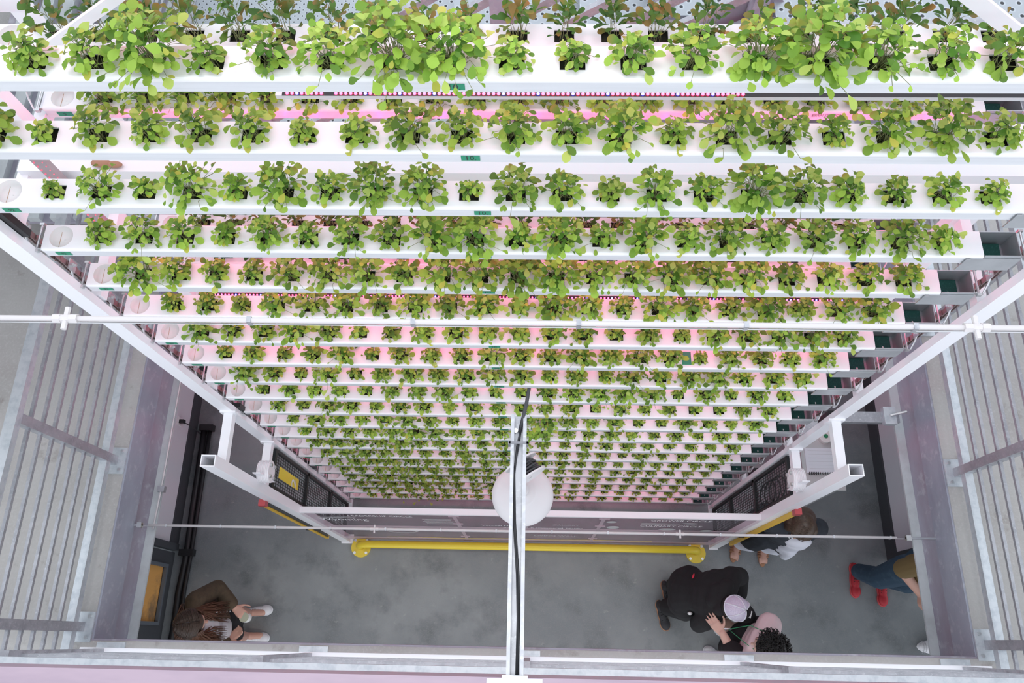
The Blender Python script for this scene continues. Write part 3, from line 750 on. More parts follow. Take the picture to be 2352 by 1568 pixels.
# side mesh panels
for s in (-1, 1):
    X = -1.748 if s < 0 else 1.722
    mp = thing('mesh_panel', f'black wire mesh guard panel behind the {"left" if s<0 else "right"} guard post', 'guard panel', (X, 0, 0))
    b = MB(); ya, yb = .925, 1.195
    b.box(-.012, .012, ya, yb, 2.36, 2.40); b.box(-.012, .012, ya, yb, .10, .14); b.box(-.012, .012, ya, yb, 1.53, 1.57); b.box(-.012, .012, ya, yb, .76, .80)
    b.box(-.012, .012, ya, ya+.02, .14, 2.36); b.box(-.012, .012, yb-.02, yb, .14, 2.36); b.build('frame', M['blackmetal'], mp)
    b = MB(); y = ya+.03
    while y < yb-.02: b.box(-.002, .002, y-.0015, y+.0015, .14, 2.36); y += .020
    z = .2
    while z < 2.34: b.box(-.002, .002, ya+.02, yb-.02, z-.0015, z+.0015); z += .055
    b.build('wire_mesh', M['blackmetal'], mp)
    if s < 0:
        nt_ = MB().box(.004, .007, 1.02, 1.10, 1.78, 2.26).build('number_plate', M['yellow'], mp)
        text('2', mp, (.0085, 1.05, 1.9), .16, M['letter'], (pi/2, 0, pi/2))
# black cables looped behind the right mesh panel
b = MB()
for q in range(3):
    b.tube([(1.765+.006*q, 1.06+.085*cos(t), 1.72+.1*q+.20*sin(t)) for t in [i*2*pi/20 for i in range(21)]], .006, 6)
tag(b.build('cable_loops', M['cable'], None, True), 'black cable loops hanging inside the right mesh panel', 'cable')
# light curtains outside the posts
for s in (-1, 1):
    X = -1.80 if s < 0 else 1.768
    lc = thing('light_curtain', f'yellow and black upright sensor bar outside the {"left" if s<0 else "right"} guard post', 'sensor', (X, .835, 0))
    MB().box(-.020, .008, -.016, .012, .50, 2.30).build('body', M['yellowd'], lc)
    MB().box(-.014, .016, -.008, .0165, .55, 2.28).build('window', M['blackmetal'], lc)
    MB().box(-.026, .020, -.022, .020, 2.30, 2.36).build('end_cap', M['red'], lc); MB().box(-.06, .06, -.01, .01, 1.0, 1.03).build('bracket', M['blackmetal'], lc)
# yellow bumper rail
yr = thing('bumper_rail', 'yellow tubular bumper rail bolted to the concrete floor before the sign', 'rail')
ya = .81
pts = [(-1.60, ya, .02), (-1.60, ya, .10), (-1.585, ya, .155), (-1.55, ya, .185), (-1.50, ya, .20), (1.45, ya, .20), (1.50, ya, .185), (1.535, ya, .155), (1.55, ya, .10), (1.55, ya, .02)]
MB().tube(pts, .034, 16).build('tube', M['yellow'], yr, True)
for x in (-1.60, 1.55):
    p = MB().tube([(x, ya-.01, 0), (x, ya-.01, .02)], .092, 28).build('flange', M['yellow'], yr)
    for dx, dy in ((-.055, -.062), (.055, -.062), (-.055, .052), (.055, .052)):
        MB().tube([(x+dx, ya+dy, .02), (x+dx, ya+dy, .035)], .014, 6).build('bolt', M['steel'], p)

# ------------------------------------------------------------------ rods across the void
def rod(y, z, x0, x1, xf, r, label):
    t = thing('mist_line', label, 'pipe', (0, y, z))
    MB().tube([(x0, 0, 0), (x1, 0, 0)], r, 10).build('tube', M['rodw'], t, True)
    MB().tube([(x0-.05, -.004, -r*2.0), (x1+.05, -.004, -r*2.0)], r*.34, 6).build('wire', M['steel'], t)
    for x in xf:
        b = MB(); b.tube([(x-.027, 0, 0), (x-.010, 0, 0)], .0105, 6); b.tube([(x+.010, 0, 0), (x+.027, 0, 0)], .0105, 6); b.tube([(x-.010, 0, 0), (x+.010, 0, 0)], .009, 8)
        b.tube([(x, -.026, 0), (x, .026, 0)], .0062, 8); b.build('cross_fitting', M['rodw'], t)
    x = x0+.12
    while x < x1:
        if all(abs(x-q) > .06 for q in xf): MB().box(x-.005, x+.005, -r*1.1, r*1.1, -r*2.4, r*1.08).build('clip', M['galv'], t)
        x += .36
    return t
rod(.645, 6.065, -2.9, 2.9, (-1.028, .949), .0062, 'pale pipe crossing the whole view in front of the trays')
t = rod(.662, 2.45, -2.50, 2.34, (-1.013, .963), .0085, 'thin pale pipe strung between the two steel beams above the bumper rail')
for x0, x1 in ((-2.61, -2.545), (2.40, 2.60)):
    b = MB(); b.tube([(x0, 0, -.008), (x1, 0, -.008)], .008, 8); b.box(x1-.03 if x0 < 0 else x0, x1 if x0 < 0 else x0+.03, -.016, .016, -.022, .008); b.build('anchor', M['steel'], t)

t = thing('beam_pipe', 'thin pale pipe clipped along the lower edge of the left steel beam', 'pipe', (-2.535, .66, 2.262))
MB().tube([(-.02, 0, 0), (-.012, .27, 0), (-.01, .9, 0), (-.01, 4.6, 0)], .006, 8).build('tube', M['rodw'], t, True)
for y in (.27, 1.7): MB().box(-.03, .018, y-.02, y+.02, -.016, .022).build('clip', M['galv'], t)
# ------------------------------------------------------------------ strut arm, lamp, cord spool
sa = thing('strut_arm', 'galvanised channel strut reaching out over the void at centre', 'strut', (-.033, 0, 5.65))
b = MB()
b.box(-.0205, .0205, -.085, .555, -.0235, -.021); b.box(-.0205, -.018, -.085, .555, -.021, 0); b.box(.018, .0205, -.085, .555, -.021, 0)
for s in (-1, 1): b.box(min(s*.0205, s*.0115), max(s*.0205, s*.0115), -.085, .555, 0, .0025); b.box(min(s*.0115, s*.0135), max(s*.0115, s*.0135), -.085, .555, -.007, 0)
b.build('channel', M['galv'], sa)
b = MB().box(-.065, .065, -.112, -.082, -.02, .006); b.box(-.075, .075, -.125, -.105, -.02, -.004); b.box(-.03, .03, -.086, -.075, -.03, .012); b.build('mount_bracket', M['galvlight'], sa)
b = MB().tube([(.006, -.08, -.018), (.008, .05, -.017), (.005, .15, -.018), (-.006, .28, -.018), (-.010, .40, -.017), (-.004, .47, -.012), (.006, .52, -.010)], .0026, 8)
b.tube([(.003, -.08, -.018), (.0045, .05, -.018), (.001, .15, -.017), (-.009, .28, -.018), (-.0125, .40, -.018), (-.001, .47, -.014), (.006, .52, -.010)], .0022, 8)
b.tube([(.002, .51, -.012), (.012, .55, 0.0), (.020, .585, .014), (.026, .62, .026)], .0048, 8); b.build('cable', M['cable'], sa, True)
b = MB().box(-.025, .025, .476, .482, .0025, .0045); b.box(-.027, -.0205, .474, .484, -.025, .0045); b.box(.0205, .025, .474, .484, -.025, .0045); b.build('cable_tie', M['tie'], sa)
MB().tube([(-.008, .515, -.021), (-.008, .515, -.012)], .007, 6).build('bolt', M['steel'], sa)
lp = thing('pendant_lamp', 'round white lamp shade hanging below the channel strut', 'lamp', (-.030, .506, 4.78))
b = MB().lathe([(.113, -.075), (.1145, -.072), (.1135, -.066), (.104, -.045), (.085, -.022), (.060, -.007), (.050, .0), (.046, .004), (.020, .007), (.0005, .008)], (0, 0, 0), 56); b.build('lamp_shade', M['shade'], lp, True)
MB().lathe([(.0005, .006), (.022, .006), (.022, .045), (.0005, .045)], (0, 0, 0), 20).build('socket', M['shade'], lp)
MB().tube([(0, 0, .045), (0, 0, .50), (0, .0, .833)], .004, 8).build('suspension_cord', M['cable'], lp, True)
sp = thing('cord_spool', 'white spool wound with black cord above the round lamp shade', 'spool', (-.020, .556, 4.935))
mt = Vector((.55, -.83, -.02)).to_track_quat('Z', 'Y').to_matrix()
for z in (-.030, .030):
    MB().lathe([(.007, z-.003), (.062, z-.003), (.062, z+.003), (.007, z+.003), (.007, z-.003)], (0, 0, 0), 36, mt).build('flange', M['shade'], sp)
MB().lathe([(.007, -.027), (.020, -.027), (.020, .027), (.007, .027)], (0, 0, 0), 24, mt).build('core', M['shade'], sp)
b = MB(); pts = []
for i in range(200):
    a = i*2*pi/20; z = -.022+.044*abs(((i/45) % 2)-1); r = .034+.014*(i/200)+.004*sin(i*.7)
    pts.append(mt @ Vector((r*cos(a), r*sin(a), z)))
b.tube(pts, .0042, 6); b.build('cord', M['cable'], sp, True)

# ------------------------------------------------------------------ behind: stair and landing seen through the top of the rig
ld = thing('landing', 'perforated steel landing behind the rear stack at top right', 'platform', (1.8, 2.4, 5.56))
MB().box(-1.0, 1.9, -.47, .6, -.02, 0).build('grating', M['perf'], ld)
b = MB().box(-1.02, 1.9, -.50, -.47, -.12, .03); b.build('edge_channel', M['galv'], ld)
b = MB(); b.box(-.32, -.318, -.47, .6, 0, .001); b.box(.12, .122, -.47, .6, 0, .001); b.build('plank_seam', M['blackmetal'], ld)
MB().box(-1.02, 1.9, -.52, -.50, -.22, -.12).build('support_beam', M['beam'], ld)
st = thing('steel_staircase', 'galvanised staircase with sloping guard bars behind the rear stack', 'staircase', (0, 2.5, 0))
for i in range(9):
    x = .60-.27*i; z = 5.44-.19*i
    MB().box(x-.16, x+.13, -.42, .55, z-.02, z).build('tread', M['perf'], st)
MB().bar((-1.75, -.46, 3.72), (.84, -.46, 5.55), .03, .20).build('stringer', M['beam'], st)
for i in range(7):
    z = .02+.145*i
    MB().bar((-1.5, -.51, 3.92+z), (.75, -.51, 5.50+z), .022, .032).build('guard_bar', M['galv'], st)
for x, w in ((-.12, .07), (.74, .05), (-1.1, .05)):
    zz = 5.50+(x-.75)*.702
    MB().box(x-w/2, x+w/2, -.535, -.48, zz-.2, zz+.94).build('post', M['beam'], st)
MB().box(.95, 1.05, .45, .55, -5.56, -.02).build('column', M['galv'], ld)
lo = thing('landing', 'lower perforated steel landing behind the rear stack at top left', 'platform', (-2.1, 4.0, 3.25))
MB().box(-.35, 1.6, -1.2, 1.6, -.02, 0).build('grating', M['perf'], lo); MB().box(-.40, -.35, -1.2, 1.6, -.14, .01).build('edge_channel', M['galv'], lo); MB().box(.9, 1.0, 1.4, 1.5, -3.25, -.02).build('column', M['galv'], lo)
b = MB()
cg = thing('corrugated_panel', 'ribbed grey metal panel behind the upper left tray ends', 'panel', (-3.0, 4.0, 3.0))
for i in range(9): b.box(-.9+.16*i, -.9+.16*i+.085, -1.4, 1.6, 0, .05)
b.build('ribs', M['flange'], cg); MB().box(-1.0, .50, -1.4, 1.6, -.03, 0).build('sheet', M['beam'], cg)

# ------------------------------------------------------------------ small things along the walls and floor
ou = thing('wall_outlet', 'white outlet with a plugged black cord on the left wall', 'outlet', (-3.37, 1.9, .40))
MB().box(0, .006, -.04, .04, -.06, .06).build('cover_plate', M['letter'], ou)
MB().box(.006, .05, -.018, .018, -.035, .015).build('plug', M['black'], ou); MB().tube([(.03, 0, -.03), (.06, -.01, -.10), (.07, -.02, -.25), (.08, -.04, -.36)], .006, 6).build('cord', M['cable'], ou, True)
cd = thing('floor_cable_cover', 'black cable run lying along the foot of the left wall', 'cable', (-3.26, 0, 0))
MB().tube([(-.005, -.9, .032), (.0, .13, .032), (-.008, .35, .032), (.012, .70, .032), (.0, 1.1, .032), (-.01, 1.95, .032)], .030, 8).build('conduit', M['black'], cd, True)
MB().tube([(.045, -.9, .024), (.05, .13, .024), (.042, .38, .024), (.05, .70, .024), (.05, 1.1, .024), (.045, 1.9, .024)], .020, 8).build('conduit', M['black'], cd, True)
for y in (.72, 1.93): MB().box(-.05, .085, y-.03, y+.03, 0, .075).build('clamp', M['black'], cd)
cb = thing('work_counter', 'narrow white counter cabinet right of the right guard frame', 'counter', (2.43, 1.50, 0))
MB().box(-.15, .15, -.27, .27, 0, 1.06).build('body', mat('grey_cabinet', (.30, .31, .32), .6), cb); MB().box(-.17, .17, -.29, .29, 1.06, 1.09).build('worktop', mat('grey_worktop', (.55, .57, .57), .5), cb)
nb = thing('notebook', 'spiral-bound white notebook lying on the narrow counter', 'notebook', (2.435, 1.455, 1.091))
MB().box(-.145, .130, -.105, .105, 0, .012).build('pages', M['paper'], nb)
b = MB()
for i in range(18): b.tube([(-.125+.0145*i, -.118, .004), (-.125+.0145*i, -.112, .018), (-.125+.0145*i, -.098, .016)], .0032, 5)
b.build('spiral_binding', M['black'], nb)
b = MB()
for i in range(6): b.box(-.12, .10-.02*(i % 2), .08-.03*i, .0815-.03*i, .0121, .0123)
b.build('ruled_line', M['dimletter'], nb)
rl = thing('tape_roll', 'white paper roll with a green core beside the notebook', 'roll', (2.47, 1.655, 1.091))
MB().lathe([(.018, 0), (.055, 0), (.055, .045), (.018, .045), (.018, 0)], (0, 0, 0), 28).build('roll_body', M['cup'], rl); MB().lathe([(.0005, .0), (.017, 0), (.017, .05), (.0005, .05)], (0, 0, 0), 16).build('core', M['green'], rl)
# curved galvanised support arm from beam to rig at right
ar = thing('support_arm', 'curved galvanised bracket from the right steel beam to the carousel frame', 'bracket', (0, 1.47, 2.43))
b = MB(); P_ = []
for i in range(9): t = i/8; P_.append((1.80+.36*t, -.10+.10*sin(t*pi/2), -.05))
P_ += [(2.30, 0, -.05), (2.50, 0.0, -.05)]
for i in range(len(P_)-1): b.bar(P_[i], P_[i+1], .075, .05)
b.build('channel', M['galv'], ar); MB().box(2.38, 2.46, -.06, .06, -.03, .02).build('clamp', M['galvlight'], ar); MB().tube([(2.42, 0, .02), (2.52, .02, .05)], .01, 6).build('bolt', M['steel'], ar)
# black hose coil in the rear right of the rig
b = MB()
for (cx, cz, r) in ((1.50, 4.9, .06), (1.52, 4.88, .07)):
    b.tube([(cx+r*cos(t), 1.86+.3*r*sin(t), cz+r*sin(t)) for t in [i*2*pi/24 for i in range(25)]], .009, 8)
hz = tag(b.build('hose_coil', M['black'], None, True), 'coiled black hose behind the right ends of the upper trays', 'hose')

# ------------------------------------------------------------------ people
def fuse(b, name, m, voxel, parent=None, smooth=3, label=None):
    me = b.mesh(name, m); o = bpy.data.objects.new(name, me); C.objects.link(o)
    r = o.modifiers.new('r', 'REMESH'); r.mode = 'VOXEL'; r.voxel_size = voxel; r.use_smooth_shade = True
    s = o.modifiers.new('s', 'SMOOTH'); s.factor = .5; s.iterations = smooth
    dg = bpy.context.evaluated_depsgraph_get(); dg.update()
    nm = bpy.data.meshes.new_from_object(o.evaluated_get(dg)); nm.name = name
    nm.polygons.foreach_set('use_smooth', [True]*len(nm.polygons))
    o.modifiers.clear(); o.data = nm
    if not nm.materials: nm.materials.append(m)
    if parent: o.parent = parent
    if label: o['label'] = label
    return o
def limb(b, pts, rs):
    for i in range(len(pts)-1): b.cap(pts[i], pts[i+1], rs[i], rs[i+1])
def head(b, c, f, up=(0, 0, 1), s=1.):
    # skull, jaw, nose, brows, ears; f = facing
    c = Vector(c); f = Vector(f).normalized(); l = Vector(up).cross(f).normalized(); u = f.cross(l)
    mt = Matrix((f, l, u)).transposed()
    b.ell(c + u*.018*s, (.096*s, .076*s, .098*s), mt); b.ell(c + f*.025*s - u*.050*s, (.068*s, .058*s, .072*s), mt)
    b.cap(c + f*.092*s + u*.012*s, c + f*.112*s - u*.022*s, .008*s, .013*s); b.ell(c + f*.082*s + u*.030*s, (.014*s, .050*s, .010*s), mt)
    b.ell(c + f*.078*s - u*.092*s, (.022*s, .026*s, .018*s), mt)
    b.ell(c + f*.086*s - u*.058*s, (.012*s, .026*s, .010*s), mt)
    for q in (-1, 1): b.ell(c + l*.077*s*q - u*.008*s, (.018*s, .009*s, .030*s), mt)
    return c, f, l, u, mt
def face_bits(c, f, l, u, mt, parent, s=1.):
    for q in (-1, 1):
        b = MB(); b.ell(c + f*.086*s + l*.033*s*q + u*.010*s, (.008*s, .014*s, .007*s), mt, 10, 6); b.build('eye', M['eye'], parent, True)
    b = MB(); b.ell(c + f*.095*s - u*.058*s, (.006*s, .023*s, .007*s), mt, 10, 6); b.build('lips', M['lip'], parent, True)
def hand(b, wrist, d, nrm, thumb, curl=.5, s=1., spread=.18):
    # palm towards d, back of the hand along nrm, thumb side along thumb
    w = Vector(wrist); d = Vector(d).normalized(); n = Vector(nrm); n = (n-d*n.dot(d)).normalized(); t = Vector(thumb); t = (t-d*t.dot(d)-n*t.dot(n)).normalized()
    for q in (-.030, -.010, .010, .028): b.cap(w + d*.012*s + t*q*.6*s, w + d*.078*s + t*q*s, .015*s, .0125*s, 8)
    for q, L in ((.031, .066), (.011, .078), (-.010, .072), (-.030, .056)):
        p = w + d*.082*s + t*q*s; a = 0; dd = (d + t*q*spread*12*.6).normalized()
        for i, (fr, r) in enumerate(((.44, .0085), (.32, .0078), (.26, .007))):
            a += curl*(.55 if i == 0 else .8); v = dd*cos(a) - n*sin(a); e = p + v*L*fr*1.0*s; b.cap(p, e, r*s, (r-.0006)*s, 8); p = e
    p = w + d*.022*s + t*.026*s
    for i, (L, r) in enumerate(((.042, .012), (.030, .010), (.024, .0085))):
        v = (t*(.80-.25*i) + d*(.62+.2*i) - n*curl*(.35+.2*i)).normalized(); e = p + v*L*s; b.cap(p, e, r*s, (r-.001)*s, 8); p = e
class Person:
    def __init__(s, label, loc, fdir):
        s.root = thing('person', label, 'person', loc); s.f = Vector((fdir[0], fdir[1], 0)).normalized(); s.l = Vector((0, 0, 1)).cross(s.f)
    def P(s, f, l, u): return s.f*f + s.l*l + Vector((0, 0, u))
    def torso(s, b, hip, chest, k=1.):
        # ellipsoid stack from pelvis to shoulders; hip & chest are centres
        hip = Vector(hip); chest = Vector(chest); u = (chest-hip).normalized(); l = s.l; f = l.cross(u).normalized(); mt = Matrix((f, l, u)).transposed()
        n = 7; prof = [(.115, .165), (.110, .150), (.098, .132), (.098, .135), (.108, .150), (.112, .165), (.095, .170)]
        for i in range(n):
            t = i/(n-1); b.ell(hip.lerp(chest, t) , (prof[i][0]*k, prof[i][1]*k, .105), mt)
        return u, f, mt
    def shoe(s, heel, d, m, L=.26, name='shoe', sole=None):
        d = Vector(d).normalized(); sd = Vector((0, 0, 1)).cross(d); p = Vector(heel); b = MB()
        mt = Matrix((d, sd, Vector((0, 0, 1)))).transposed()
        b.ell(p + d*.045 + Vector((0, 0, .042)), (.055, .036, .045), mt); b.ell(p + d*L*.5 + Vector((0, 0, .038)), (L*.34, .040, .034), mt)
        b.ell(p + d*(L-.060) + Vector((0, 0, .034)), (.062, .045, .032), mt); b.cap(p + d*.05 + Vector((0, 0, .05)), p + d*.06 + Vector((0, 0, .085)), .038, .038)
        o = fuse(b, name, m, .007, s.root, 3)
        sb = MB(); sb.ell(p + d*.05 + Vector((0, 0, .012)), (.062, .041, .012), mt); sb.ell(p + d*L*.5 + Vector((0, 0, .012)), (L*.40, .044, .012), mt); sb.ell(p + d*(L-.06) + Vector((0, 0, .012)), (.067, .049, .012), mt)
        sb.build('sole', sole or M['whitecanvas'], o, True)
        lb = MB()
        for i in range(4):
            c = p + d*(L*.40+.022*i) + Vector((0, 0, .074-.004*i)); lb.cap(c - sd*.022, c + sd*.022, .0035, .0035, 6)
        lb.build('laces', M['whitecanvas'] if sole is None else M['black'], o, True)
        return o

# person in the olive-brown jacket, lower left
p = Person('long-haired person in an olive-brown jacket and white sneakers holding a jar', (-2.53, .07, 0), (1, .05))
b = MB(); P = p.P
hipc, chest = P(0, 0, .92), P(.0, 0, 1.32)
p.torso(b, hipc, chest, .92); b.cap(P(0, 0, 1.38), P(.015, 0, 1.48), .055, .052)
hc = P(.05, 0, 1.565); hf = (p.f*.86 + Vector((0, 0, -.42)) + p.l*.12)
H1 = head(b, hc, hf, (0, 0, 1))
armL = [P(0, .165, 1.40), P(.06, .275, 1.14), P(.19, .13, 1.09)]; armR = [P(0, -.165, 1.40), P(.03, -.25, 1.12), P(.12, -.11, .95)]
limb(b, armL, (.05, .042, .028)); limb(b, armR, (.05, .042, .028))
hand(b, armL[2], p.f*.72 - p.l*.62 + Vector((0, 0, -.15)), Vector((0, 0, 1)) + p.l*.2, p.f*.6+p.l*.2, .75)
hand(b, armR[2], p.f*.8 + p.l*.6, Vector((0, 0, -1))-p.l*.2, p.f, .6)
legL = [P(.0, .10, .90), P(.02, .115, .50), P(-.03, .125, .10)]; legR = [P(0, -.085, .90), P(.02, -.08, .50), P(-.04, -.075, .10)]
for q in (legL, legR): limb(b, q, (.088, .058, .038)); b.cap(q[2]+Vector((0, 0, -.03)), q[2]+p.f*.12+Vector((0, 0, -.05)), .035, .030)
fuse(b, 'body', M['skin'], .007, p.root)
face_bits(*H1, p.root)
b = MB(); p.torso(b, P(0, 0, .98), P(0, 0, 1.34), 1.16)
limb(b, armL[:2]+[armL[1].lerp(armL[2], .80)], (.078, .066, .056)); limb(b, armR[:2]+[armR[1].lerp(armR[2], .80)], (.078, .066, .056))
b.cap(armL[0], P(0, .05, 1.44), .075, .055); b.cap(armR[0], P(0, -.05, 1.44), .075, .055)
for q in (-1, 1): b.cap(P(-.02, .10*q, .98), P(-.02, .12*q, .74), .12, .11)
jk = fuse(b, 'jacket', M['brownjacket'], .009, p.root, 4)
b = MB(); b.box(-.001, .001, 0, 0, 0, 0); 
for i in range(5): b.ell(P(.145-.004*i, .085+.004*i, 1.33-.08*i), (.008, .008, .008), None, 8, 5)
b.build('buttons', M['steel'], jk, True)
b = MB(); p.torso(b, P(.072, -.03, .99), P(.076, -.03, 1.31), .66); tp = fuse(b, 'top', M['greytop'], .009, p.root, 4)
b = MB(); b.cap(P(.02, .05, .90), P(.03, .06, .70), .13, .12); b.cap(P(.02, -.05, .90), P(.03, -.06, .70), .13, .12); fuse(b, 'skirt', M['blackcloth'], .009, p.root, 4)
c, f, l, u, mt = H1
b = MB(); b.ell(c + u*.034 - f*.014, (.104, .090, .100), mt); b.ell(c - f*.055 - u*.03, (.065, .080, .11), mt)
for q in (-1, 1): b.cap(c + l*.072*q - f*.02, c + l*.082*q - f*.01 - u*.12, .040, .038)
hr = fuse(b, 'hair', M['auburn2'], .007, p.root, 2)
b = MB(); hr_ = random.Random(3)
for i in range(640):
    a = hr_.uniform(-2.75, 2.75); q = 1 if a > 0 else -1
    r0 = Vector((cos(abs(a))*-.1, sin(abs(a))*.086*q, .02))
    if r0.x > .02 and abs(r0.y) < .06: continue
    s0 = c + f*r0.x + l*r0.y + u*(.03+hr_.uniform(0, .05))
    e1 = c + f*(r0.x*1.1+hr_.uniform(-.01, .02)) + l*r0.y*1.25 - u*.07
    side = q*hr_.uniform(.02, .15); e2 = P(.10+hr_.uniform(-.03, .05), side, 1.36+hr_.uniform(-.03, .03)); e3 = P(.135+hr_.uniform(-.03, .05), side*1.1+hr_.uniform(-.015, .015), 1.20+hr_.uniform(-.08, .06))
    if abs(a) < 1.1: e2 = P(-.115+hr_.uniform(-.02, .02), side, 1.36); e3 = P(-.135+hr_.uniform(-.02, .02), side*1.1, 1.17+hr_.uniform(-.06, .06))
    b.tube([s0, e1, e2, e3], [.0028, .0042, .0038, .0012], 4)
b.build('long_strands', M['auburn'], hr, True)
b = MB()
for i in range(420):
    q = hr_.choice((-1, 1)); ps = hr_.uniform(-1.1, .62); cc = c + u*.030 - f*.012; pts = []; rj = hr_.uniform(.98, 1.05)
    for k in range(7):
        t = k/6; th = .03+t*1.75; pp = ps - .30*t
        pts.append(cc + (f*.108*sin(pp) + (u*.108*cos(th) + l*q*.098*sin(th))*cos(pp))*rj)
    b.tube(pts, [.002, .0032, .0036, .0036, .0034, .003, .0015], 4)
b.build('crown_strands', M['auburn2'], hr, True)
p.shoe(P(-.09, .125, 0), p.f*1 + p.l*.10, M['whitecanvas'], .255); p.shoe(P(-.10, -.075, 0), p.f*1 - p.l*.10, M['whitecanvas'], .255)
j = thing('glass_jar', 'small pale lidded jar held by the person in the olive-brown jacket', 'jar', tuple(Vector(p.root.location)+P(.268, .050, 1.03)))
MB().lathe([(.0005, -.04), (.036, -.04), (.038, -.03), (.038, .03), (.034, .036)], (0, 0, 0), 24).build('jar_body', M['cup'], j, True); MB().lathe([(.036, .034), (.037, .046), (.0005, .047)], (0, 0, 0), 24).build('lid', mat('pale_green_lid', (.45, .48, .36), .4), j)

# person in the dark blazer, right
p = Person('person in a dark blazer, white trousers and tan sandals beside the right guard post', (2.045, .87, 0), (-.12, -1)); P = p.P
b = MB(); p.torso(b, P(0, 0, .92), P(0, 0, 1.32), .95); b.cap(P(-.01, 0, 1.38), P(-.005, 0, 1.48), .055, .052)
hc = P(.02, .0, 1.555); H2 = head(b, hc, p.f*.80 + Vector((0, 0, -.55)) - p.l*.25)
armL = [P(-.01, .175, 1.40), P(-.05, .265, 1.13), P(-.20, .10, 1.00)]; armR = [P(-.01, -.175, 1.40), P(-.04, -.27, 1.13), P(-.20, -.10, 1.0)]
limb(b, armL, (.05, .042, .028)); limb(b, armR, (.05, .042, .028))
hand(b, armL[2], p.f*.6-p.l*.7, Vector((0, 0, 1)), p.f, .6); hand(b, armR[2], p.f*.7+p.l*.5, Vector((0, 0, 1)), p.f, .6)
legL = [P(0, .09, .90), P(.03, .12, .50), P(-.02, .135, .10)]; legR = [P(0, -.09, .90), P(.03, -.10, .50), P(-.02, -.105, .10)]
for q in (legL, legR): limb(b, q, (.088, .058, .040))
for q, sdir in ((legL, .0), (legR, -.18)):
    dd = (p.f + p.l*sdir).normalized(); a = q[2]+Vector((0, 0, -.055)); b.cap(a-dd*.02, a+dd*.12-Vector((0, 0, .005)), .040, .030); sd = Vector((0, 0, 1)).cross(dd)
    for i, t in enumerate((-.030, -.014, .001, .015, .029)): e = a+dd*(.12)+sd*t*(1 if sdir == 0 else -1); b.cap(e, e+dd*(.030+.010*(i == 0))-Vector((0, 0, .006)), .0125, .0105, 8)
fuse(b, 'body', M['skin'], .006, p.root); face_bits(*H2, p.root)
b = MB(); p.torso(b, P(-.01, 0, .92), P(.005, 0, 1.34), 1.26); limb(b, armL[:2]+[armL[1].lerp(armL[2], .85)], (.080, .068, .055)); limb(b, armR[:2]+[armR[1].lerp(armR[2], .85)], (.080, .068, .055))
b.cap(armL[0], P(.02, .05, 1.43), .075, .05); b.cap(armR[0], P(.02, -.05, 1.43), .075, .05); b.cap(P(.0, .10, .95), P(.0, .13, .72), .135, .14); b.cap(P(.0, -.10, .95), P(.0, -.13, .72), .135, .14)
jk = fuse(b, 'blazer', M['navy'], .009, p.root, 4)
b = MB()
for i in range(7): b.ell(P(.10, .06-.02*i, 1.475-.004*abs(i-3)), (.009, .009, .009), None, 8, 6)
b.build('bead_necklace', M['letter'], p.root, True)
b = MB(); p.torso(b, P(.085, .075, .94), P(.090, .045, 1.32), .66); b.cap(P(.12, .085, 1.0), P(.14, .10, .82), .06, .05); fuse(b, 'blouse', M['whitecloth'], .009, p.root, 4)
b = MB()
for q in (legL, legR): limb(b, [q[0], q[1], q[1].lerp(q[2], .82)], (.115, .085, .078))
fuse(b, 'trousers', M['whitecloth'], .009, p.root, 4)
c, f, l, u, mt = H2
b = MB(); b.ell(c + u*.034 - f*.016, (.108, .094, .102), mt); b.ell(c - f*.06 - u*.05, (.075, .092, .12), mt)
for q in (-1, 1): b.cap(c + l*.080*q - f*.01 + u*.02, c + l*.088*q - f*.005 - u*.13, .042, .036)
hr = fuse(b, 'hair', M['hairbrown'], .007, p.root, 2)
b = MB()
for i in range(260):
    a = hr_.uniform(-2.2, 2.2); q = 1 if a > 0 else -1; r0 = Vector((cos(a)*-.105, sin(a)*.094, 0))
    s0 = c + u*.135 + f*hr_.uniform(-.05, .06) + l*r0.y*.25; e1 = c + f*r0.x*1.08 + l*r0.y*1.08 + u*.04; e2 = c + f*r0.x*1.08 + l*r0.y*1.12 - u*.03 - Vector((0, 0, .06)); e3 = e2 - Vector((0, 0, 1))*hr_.uniform(.06, .13) + l*hr_.uniform(-.02, .02)
    b.tube([s0, e1, e2, e3], [.003, .0055, .005, .0015], 5)
b.build('loose_strands', M['hairbrown'], hr, True)
b = MB()
for q in (-1, 1):
    b.tube([c + f*.098 + l*(.033*q+.026*cos(t)) + u*(.010+.022*sin(t)) for t in [k*2*pi/14 for k in range(15)]], .0025, 5); b.cap(c + f*.09 + l*.06*q + u*.012, c - f*.01 + l*.084*q + u*.012, .0025, .0025, 6)
b.build('spectacles', M['black'], p.root, True)
for q, sdir in ((legL, .0), (legR, -.18)):
    dd = (p.f + p.l*sdir).normalized(); a = Vector((q[2].x, q[2].y, 0)); sd = Vector((0, 0, 1)).cross(dd); mt2 = Matrix((dd, sd, Vector((0, 0, 1)))).transposed()
    b = MB(); b.ell(a + dd*.055 + Vector((0, 0, .010)), (.135, .047, .013), mt2); o = b.build('sandal', M['tan'], p.root, True)
    b = MB()
    for t in (.055, .075, .095): b.tube([a + dd*t + sd*.044*cos(w) + Vector((0, 0, .015+.045*sin(w))) for w in [k*pi/10 for k in range(11)]], .010, 6)
    b.build('strap', M['tan'], o, True)

